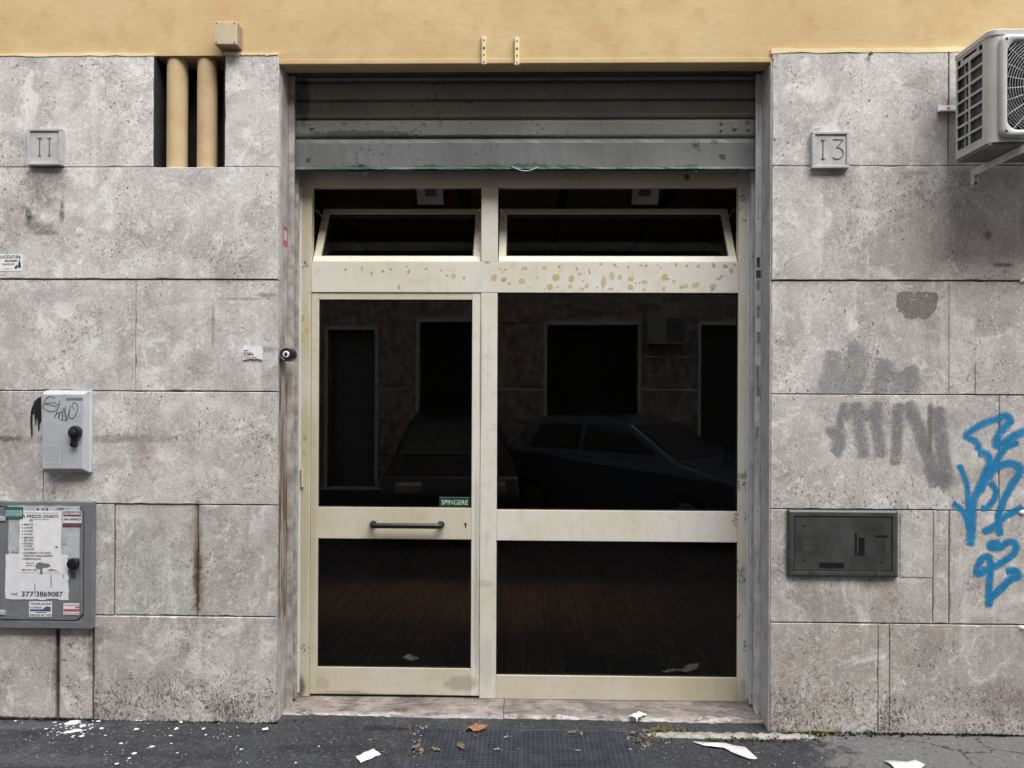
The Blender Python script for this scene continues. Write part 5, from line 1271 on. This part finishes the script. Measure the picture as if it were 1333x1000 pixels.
# top row: dark slots round the recessed hand grip
mb.box(t1 - .001, t2, gy0, gy0 + .030, gz1 + .006, az1 - .03, ac_grey) if 0 else None
zt_ = az1 - .03; hh = zt_ - gz1
mb.box(t1, t2, gy0, gy1, zt_ - .012, zt_, ac_grey)
mb.box(t1, t2, gy0 + .030, gy0 + .045, gz1 + sm / 2, zt_ - .012, ac_grey); mb.box(t1, t2, gy1 - .045, gy1 - .030, gz1 + sm / 2, zt_ - .012, ac_grey)
mb.box(t1, t2, gy0 + .045, gy1 - .045, gz1 + sm / 2, gz1 + .018, ac_grey)
mb.build('side_grille', ac)
mb = MB(); mb.box(ax0 + .014, ax0 + .018, AY0 + .05, AY1 - .012, az0 + .02, az1 - .04, ac_in)
mb.tube([(ax0 + .012, gy1 - .05, gz1 + .03), (ax0 + .012, gy1 - .055, gz0 + .2), (ax0 + .012, gy1 - .05, gz0)], .004, ac_grey, 6)
mb.box(ax0 + .02, ax1 - .01, AY0 + .10, AY0 + .104, az0 + .02, az1 - .04, ac_in); mb.build('condenser_fins', ac)
mb = MB(); lid = rrect(ax0 - .004, ax1 + .004, AY0 - .004, AY1 + .002, rr_); n = len(lid)
lid2 = rrect(ax0 + .004, ax1 - .004, AY0 + .006, AY1 - .004, rr_ - .006)
mb.add([(x, y, az1 - .03) for x, y in lid] + [(x, y, az1 - .008) for x, y in lid] + [(x, y, az1) for x, y in lid2], [(i, (i + 1) % n, n + (i + 1) % n, n + i) for i in range(n)] + [(n + i, n + (i + 1) % n, 2 * n + (i + 1) % n, 2 * n + i) for i in range(n)] + [list(range(2 * n, 3 * n)), list(range(n))[::-1]], ac_m)
mb.build('top_cover', ac)
# fan guard: raised rounded frame, rings, spokes
def rsq(h, r, y, n=6):
    o_ = []
    for cx, cz, a0 in ((-1, -1, PI), (1, -1, 1.5 * PI), (1, 1, 0), (-1, 1, .5 * PI)):
        for k in range(n + 1):
            a = a0 + .5 * PI * k / n; o_.append((FCX + cx * (h - r) + r * math.cos(a), y, FCZ + cz * (h - r) + r * math.sin(a)))
    return o_
H = (UZ(45, AY0 - .012, 1302) - UZ(178.5, AY0 - .012, 1302)) / 2
FCX = UX(1301.5, AY0 - .012, 110) + H; FCZ = (UZ(45, AY0 - .012, 1302) + UZ(178.5, AY0 - .012, 1302)) / 2
ring = [rsq(H, .035, AY0 - .001), rsq(H, .035, AY0 - .016), rsq(H - .006, .032, AY0 - .024), rsq(H - .026, .045, AY0 - .024), rsq(H - .034, .05, AY0 - .012)]
n = len(ring[0]); mb = MB()
mb.add([p for q_ in ring for p in q_], [(k * n + i, k * n + (i + 1) % n, (k + 1) * n + (i + 1) % n, (k + 1) * n + i) for k in range(4) for i in range(n)], ac_m, True)
fg = mb.build('fan_guard', ac)
for sx, sz in ((-1, -1), (1, -1), (1, 1), (-1, 1)):
    mb = MB(); mb.disc_y(FCX + sx * (H - .024), FCZ + sz * (H - .024), [(.005, AY0 - .026), (.007, AY0 - .0235)], black_rubber, 12); mb.build('screw', fg)
mb = MB(); Rg = H - .032
def clip(p):
    return max(-1, min(1, p))
for k in range(1, 19):
    rk_ = .05 + (Rg * 1.30 - .05) * k / 18; P = []
    seg = 64; runs = [[]]
    for i in range(seg + 1):
        a = 2 * PI * i / seg; x, z = rk_ * math.cos(a), rk_ * math.sin(a)
        if abs(x) <= Rg and abs(z) <= Rg: runs[-1].append((FCX + x, AY0 - .014 - .006 * (1 - rk_ / (Rg * 1.4)), FCZ + z))
        elif runs[-1]: runs.append([])
    for q_ in runs:
        if len(q_) > 2: mb.tube(q_, .0016, wire_m, 5, False)
for k in range(24):
    a = 2 * PI * k / 24 + .06; c, s_ = math.cos(a), math.sin(a); e = min(Rg / max(abs(c), 1e-6), Rg / max(abs(s_), 1e-6))
    mb.tube([(FCX + .05 * c, AY0 - .022, FCZ + .05 * s_), (FCX + e * c, AY0 - .014, FCZ + e * s_)], .0019, wire_m, 5, False)
mb.disc_y(FCX, FCZ, [(.048, AY0 - .026), (.052, AY0 - .022), (.052, AY0 - .016)], wire_m, 24)
mb.build('wire_grille', fg)
mb = MB(); mb.box(FCX - Rg - .005, FCX + Rg + .005, AY0 + .092, AY0 + .096, FCZ - Rg - .005, FCZ + Rg + .005, ac_in); mb.build('fan_well', ac)
mb = MB(); mb.disc_y(FCX, FCZ, [(.05, AY0 + .02), (.055, AY0 + .03), (.055, AY0 + .08)], ac_in, 20)
for k in range(3):
    a0 = 2 * PI * k / 3; vs = []; m_ = 7
    for i in range(m_):
        rad = .05 + .155 * i / (m_ - 1)
        for tt in (-.45, 0, .45):
            a = a0 + tt * (1 + .3 * i / m_); vs.append((FCX + rad * math.cos(a), AY0 + .05 + tt * .06, FCZ + rad * math.sin(a)))
    mb.add(vs, [(i * 3 + q_, i * 3 + q_ + 1, (i + 1) * 3 + q_ + 1, (i + 1) * 3 + q_) for i in range(m_ - 1) for q_ in (0, 1)], cab_dark, True)
mb.build('fan', ac)
# carrying bracket
def wall_bracket(px_wall, label):
    bx = UX(px_wall, 0, 225)
    t = thing('wall_bracket', label, 'bracket', (bx, 0, az0 - .16), 'steel brackets under the air conditioner')
    mb = MB(); zt_ = az0 - .003
    mb.box(bx - .020, bx + .020, -.007, -.003, UZ(245, 0, 1266), zt_, galv); mb.box(bx - .020, bx - .016, -.034, -.007, UZ(242, 0, 1266), zt_, galv); mb.build('wall_plate', t, .001)
    mb = MB(); mb.box(bx - .016, bx + .022, -.43, -.008, zt_ - .004, zt_, galv); mb.box(bx - .016, bx - .012, -.43, -.008, zt_ - .036, zt_ - .004, galv); mb.build('arm', t, .001)
    for z in (UZ(239, 0, 1266), UZ(229, 0, 1266)):
        mb = MB(); mb.disc_y(bx + .003, z, [(.006, -.014), (.008, -.012), (.008, -.006)], rust_m, 8); mb.build('bolt', t)
    return t
wb = wall_bracket(1268, 'galvanised steel bracket under the left end of the air conditioner')
x0, x1, z0, z1 = R(1221.5, 137, 1246, 146, -.01)
t = thing('steel_clip', 'small grey steel clip on the stone left of the air conditioner', 'clip', (x0, 0, z0))
mb = MB(); mb.box(x0, x1 + .02, -.03, .0, z0, z0 + .008, galv); mb.box(x0, x1 + .02, -.006, -.001, z0, z1, galv); mb.build('angle', t, .001)
mb = MB(); mb.tube([((x0 + x1) / 2, -.018, z0 + .008), ((x0 + x1) / 2, -.018, z0 + .02)], .007, rust_m, 8); mb.build('bolt', t)
# nail stub hanging at the top edge of the right stone, white cement blobs in the joints
p = U(1132, 71); mb = MB(); mb.tube([(p.x, -.018, p.z + .004), (p.x, .003, p.z)], .006, rust_m, 8); mb.disc_y(p.x, p.z - .002, [(.008, -.022), (.010, -.018), (.008, -.012)], rust_m, 10)
tag(mb.build('iron_stud'), 'small rusty iron stud at the top edge of the right stone', 'stud')
for px, py, lab in ((1331, 366, 'white cement blob at the right picture edge below the air conditioner'), (1331, 668, 'white cement blob in the joint crossing the blue graffiti'), (1331, 817, 'white cement blob in the lowest joint below the blue graffiti')):
    c = U(px, py); mb = MB(); rb = random.Random(px + py); n = 9
    mb.add([(c.x, -.014, c.z)] + [(c.x + .022 * rb.uniform(.6, 1.2) * math.cos(2 * PI * i / n), -.001, c.z + .015 * rb.uniform(.6, 1.2) * math.sin(2 * PI * i / n)) for i in range(n)], [(0, 1 + i, 1 + (i + 1) % n) for i in range(n)], white_spl, True)
    tag(mb.build('cement_blob'), lab, 'cement blob', 'cement blobs in the right joints')

# ------------------------------------------------------------------ graffiti
mb = MB(); k = 0
def gs(pts, w, m=spray_blue):
    global k
    w *= .84 if m is spray_blue else 1.1
    k += 1; stroke(mb, pts, w, -.00025 - .00005 * k, m)
B = lambda *p: [(1220 + x * .2897, 520 + y * .29) for x, y in p]
gs(B((290, 85), (230, 100), (170, 130), (130, 165), (165, 185), (185, 205), (180, 235)), 11)
gs(B((260, 100), (300, 75), (330, 95), (305, 125), (275, 165), (265, 205), (300, 195), (345, 165), (400, 140)), 13)
gs(B((180, 240), (225, 250), (235, 285), (215, 340), (190, 400), (165, 450), (160, 520), (155, 600), (148, 665)), 13)
gs(B((95, 290), (115, 330), (135, 390), (140, 470), (145, 560), (150, 665)), 9)
gs(B((65, 470), (100, 485), (130, 530), (145, 590)), 9)
gs(B((370, 190), (310, 215), (270, 270), (235, 340), (215, 370), (190, 420)), 11)
gs(B((225, 360), (260, 310), (310, 290), (355, 295), (375, 320), (345, 370), (315, 420), (290, 480), (275, 540), (285, 620)), 12)
gs(B((235, 370), (265, 410), (255, 450), (225, 485), (195, 490)), 10)
gs(B((200, 600), (250, 575), (300, 530), (345, 505), (390, 480)), 11)
gs(B((290, 640), (240, 650), (245, 665), (285, 665), (320, 640), (350, 650), (350, 685), (310, 720), (260, 750), (225, 765), (185, 785), (180, 755), (205, 715), (235, 710), (240, 760), (235, 830), (230, 940)), 11)
gs(B((305, 775), (350, 770), (365, 795), (335, 805), (300, 835), (265, 870), (240, 895), (232, 935)), 12)
tag(mb.build('blue_graffiti'), 'blue spray painted tag scrawled on the far right stone', 'graffiti')
mb = MB(); k = 0
Gp = lambda *p: [(1060 + x * .2798, 370 + y * .28) for x, y in p]
gs(Gp((85, 300), (75, 380), (60, 440), (50, 520)), 17, spray_pale); gs(Gp((95, 310), (105, 400), (120, 440), (130, 515)), 18, spray_pale)
gs(Gp((150, 320), (205, 330), (220, 400), (190, 440), (170, 440), (205, 515)), 24, spray_pale); gs(Gp((150, 330), (165, 410), (160, 510)), 18, spray_pale)
gs(Gp((325, 345), (310, 400), (300, 515)), 21, spray_pale); gs(Gp((335, 350), (350, 420), (380, 450), (385, 510)), 17, spray_pale); gs(Gp((430, 385), (450, 430), (440, 510)), 21, spray_pale); gs(Gp((400, 400), (395, 510)), 12, spray_pale)
tag(mb.build('grey_graffiti'), 'washed out pale grey painted letters above the joint on the right stone', 'graffiti')
mb = MB(); k = 0
gs(Gp((190, 545), (200, 620), (215, 700), (235, 815)), 15, spray_grey); gs(Gp((300, 540), (285, 620), (300, 720), (312, 815)), 14, spray_grey); gs(Gp((130, 620), (180, 600), (240, 610), (300, 605)), 14, spray_grey)
gs(Gp((60, 700), (90, 690), (115, 720), (110, 770), (90, 795)), 15, spray_grey); gs(Gp((150, 545), (125, 610), (120, 690)), 9, spray_grey)
gs(Gp((400, 545), (390, 640), (385, 740), (375, 850)), 13, spray_grey); gs(Gp((430, 545), (455, 600), (490, 680), (520, 770), (550, 860), (560, 930)), 16, spray_grey)
gs(Gp((580, 560), (585, 680), (600, 800), (605, 880), (590, 940)), 17, spray_grey); gs(Gp((540, 830), (570, 890), (590, 940)), 22, spray_grey); gs(Gp((610, 830), (610, 910), (580, 935)), 16, spray_grey); gs(Gp((540, 545), (540, 700), (535, 800)), 6, spray_patch)
tag(mb.build('grey_graffiti'), 'faded dark grey painted letters below the joint on the right stone', 'graffiti')

P = [U(x, y) for x, y in ((1168, 381), (1178, 379), (1192, 380.5), (1205, 379.5), (1221, 381), (1222, 390), (1219, 402), (1213, 410), (1204, 417), (1196, 413), (1187, 416), (1179, 414), (1174, 405), (1167, 399))]
mb = MB(); mb.add([(p.x, wall_y(p.x, p.z) - .0003, p.z) for p in P], [list(range(len(P)))], spray_patch, fade=1.0); k = 0
stroke(mb, [(1183, 404), (1192, 396), (1196, 388), (1187, 385)], 4, -.0006, glue_v); stroke(mb, [(1201, 404), (1211, 399), (1213, 391), (1207, 386)], 4, -.0006, glue_v)
tag(mb.build('glue_patch'), 'brown grey square glue patch above the grey letters on the right stone', 'glue patch')
# ------------------------------------------------------------------ across the street (seen in the panes)
opp = thing('facing_building', 'rough stone building across the street mirrored in the shop panes', 'building', (0, -9.2, -0.1))
def opp_stone():
    k = M('rusticated_stone', 0.9, 0, 0.2)
    n = k.noise(9, 6, 0.7); n2 = k.noise(2, 4)
    c = k.ramp(n, [(0.38, (0.16, 0.12, 0.11)), (0.52, (0.50, 0.41, 0.38)), (0.66, (0.72, 0.63, 0.59))])
    return k.done(k.mix(k.math('MULTIPLY', n2, .3), c, (0.40, 0.27, 0.23)), k.bump(n, .8, .02))
os_ = opp_stone(); YO = -9.2
doors = [(-3.6, -2.75, 2.75, cab_m), (-1.95, -0.75, 2.9, dark_void), (0.35, 1.98, 2.85, dark_void), (3.1, 4.6, 2.85, cab_dark)]
mb = MB(); prev = -14.0
for (a, b, h, m) in doors + [(14, 14, 0, None)]:
    z = -.1; 
    while z < 3.0:
        mb.box(prev, a, YO - .3, YO + random.uniform(0, .02), z, z + .585, os_); z += .6
    prev = b
for (a, b, h, m) in doors: mb.box(a, b, YO - .3, YO - .002, h, 3.5, os_)
mb.box(-14, 14, YO - .3, YO + .03, 3.5, 12.5, plaster_mat('facing_plaster', (0.30, 0.25, 0.2)))  # unseen upper storeys, made taller to cut off low sky light
mb.build('wall', opp)
for (a, b, h, m) in doors:
    mb = MB(); mb.box(a, b, YO - .28, YO - .2, -.1, h, m); mb.build('door_panel', opp)
    mb = MB(); mb.box(a - .06, a, YO - .05, YO + .04, -.1, h, paper_w); mb.box(b, b + .06, YO - .05, YO + .04, -.1, h, paper_w); mb.box(a - .06, b + .06, YO - .05, YO + .04, h, h + .07, paper_w); mb.build('door_surround', opp)
for (x, z) in ((2.45, 2.75),):
    mb = MB(); mb.box(x - .33, x + .33, YO + .03, YO + .33, z - .25, z + .25, ac_grey); mb.box(x - .02, x + .3, YO + .3301, YO + .334, z - .21, z + .21, cab_m); mb.build('vent_unit', opp)
# two parked cars between the photographer and that building
car_blue = paint('car_blue', (0.09, 0.11, 0.16), 0.2, 0.1, var=0.05, dirt=0.1)
car_grey = paint('car_charcoal', (0.03, 0.033, 0.038), 0.2, 0.1, var=0.05, dirt=0.1)
lamp_m = paint('lamp_glass', (0.7, 0.72, 0.75), 0.1, 0.6, var=0.02, dirt=0)
windscreen = paint('windscreen', (0.05, 0.055, 0.06), 0.16, var=0.1, dirt=0.1, spec=1.0)
def car(x, y, m, label):
    """x = rear, front towards +x; right side of the car faces the shop"""
    t = thing('parked_car', label, 'car', (x + 2, y, -.17), 'cars parked across the street'); W = .84; z0 = -.17
    body = [(0, .35), (.02, .75), (.1, .95), (.3, 1.02), (3.0, .98), (3.75, .82), (3.95, .62), (3.98, .3), (3.6, .22), (.4, .22)]
    roof = [(.25, 1.0), (.55, 1.42), (.9, 1.5), (1.8, 1.52), (2.25, 1.44), (3.05, .97)]
    mb = MB(); n = len(body)
    for pr, ins in ((body, (1, .96)), ):
        vs = [(x + px_, y + s * W * (1 if .3 < pz < .9 else .93), z0 + pz) for s in (-1, 1) for px_, pz in pr]
        mb.add(vs, [list(range(n))[::-1], list(range(n, 2 * n))] + [(i, (i + 1) % n, n + (i + 1) % n, n + i) for i in range(n)], m)
    n = len(roof); vs = [(x + px_, y + s * (W * .93 if pz < 1.1 else W * .72), z0 + pz) for s in (-1, 1) for px_, pz in roof]
    mb.add(vs, [list(range(n))[::-1], list(range(n, 2 * n))] + [(i, i + 1, n + i + 1, n + i) for i in range(n - 1)], m)
    mb.build('body', t, .04, 3)
    mb = MB(); w2 = lambda pz: W * (.93 - .21 * (pz - 1.0) / .45) + .006
    for s in (1, -1):
        for poly in ([(.62, 1.06), (.78, 1.38), (1.5, 1.42), (1.5, 1.06)], [(1.58, 1.06), (1.58, 1.42), (2.2, 1.36), (2.75, 1.06)]):
            mb.add([(x + a, y + s * w2(b), z0 + b) for a, b in poly], [(0, 1, 2, 3)], glass_dark)
            mb.add([(x + a, y + s * (w2(b) - .004), z0 + b) for a, b in poly], [(0, 1, 2, 3)], black_metal)
    mb.add([(x + 2.33, y - .55, z0 + 1.405), (x + 2.33, y + .55, z0 + 1.405), (x + 3.0, y + .68, z0 + 1.015), (x + 3.0, y - .68, z0 + 1.015)], [(0, 1, 2, 3)], windscreen)
    mb.build('window', t)
    for wx in (.75, 3.2):
        for s in (1, -1):
            mb = MB(); mb.disc_y(x + wx, z0 + .31, [(.31, y + s * (W + .01)), (.31, y + s * (W - .18))], black_rubber, 24); wh = mb.build('wheel', t)
            mb = MB(); mb.disc_y(x + wx, z0 + .31, [(.19, y + s * (W + .018)), (.2, y + s * (W + .008))], steel, 16); mb.build('rim', wh)
    for s in (1, -1):
        mb = MB(); mb.box(x + 3.62, x + 3.93, y + s * W * .60 - .16, y + s * W * .60 + .16, z0 + .62, z0 + .76, lamp_m); mb.build('headlight', t, .03)
    return t
c_ = car(-0.45, -6.15, car_blue, 'blue parked hatchback mirrored in the right pane'); c_.rotation_euler.z = math.radians(40)
c_ = car(-3.05, -6.45, car_grey, 'charcoal parked hatchback mirrored in the door pane'); c_.rotation_euler.z = math.radians(86)

# ------------------------------------------------------------------ light
SUN_EL, SUN_AZ = math.radians(58), math.radians(200)
w = bpy.data.worlds.new('World'); sc.world = w; w.use_nodes = True; nt = w.node_tree; nt.nodes.clear()
wo = nt.nodes.new('ShaderNodeOutputWorld'); bg = nt.nodes.new('ShaderNodeBackground'); sky = nt.nodes.new('ShaderNodeTexSky'); hs = nt.nodes.new('ShaderNodeHueSaturation')
sky.sky_type = 'NISHITA'; sky.sun_disc = False; sky.sun_elevation = SUN_EL; sky.sun_rotation = SUN_AZ; sky.dust_density = 3.0; sky.air_density = 1.2
hs.inputs['Saturation'].default_value = 0.22
nt.links.new(sky.outputs[0], hs.inputs['Color']); nt.links.new(hs.outputs[0], bg.inputs[0]); bg.inputs[1].default_value = 0.125; nt.links.new(bg.outputs[0], wo.inputs[0])
sd = bpy.data.lights.new('sun', 'SUN'); sd.energy = 2.2; sd.angle = math.radians(55); sd.color = (1.0, 0.97, 0.93)
so = bpy.data.objects.new('sun', sd); C.objects.link(so)
dirv = Vector((math.sin(SUN_AZ) * math.cos(SUN_EL), math.cos(SUN_AZ) * math.cos(SUN_EL), math.sin(SUN_EL)))   # towards the sun
dirv = Vector((0.32, -0.62, 1.0)).normalized()
so.rotation_euler = dirv.to_track_quat('Z', 'Y').to_euler()
sky.sun_elevation = math.asin(dirv.z); sky.sun_rotation = math.atan2(dirv.x, dirv.y)

sc.view_settings.view_transform = 'Standard'; sc.view_settings.look = 'None'; sc.view_settings.gamma = 1.0
sc.view_settings.exposure = 1.24
sc.render.engine = 'CYCLES'
sc.cycles.use_denoising = True
sc.cycles.max_bounces = 8; sc.cycles.transparent_max_bounces = 16; sc.cycles.sample_clamp_indirect = 6.0
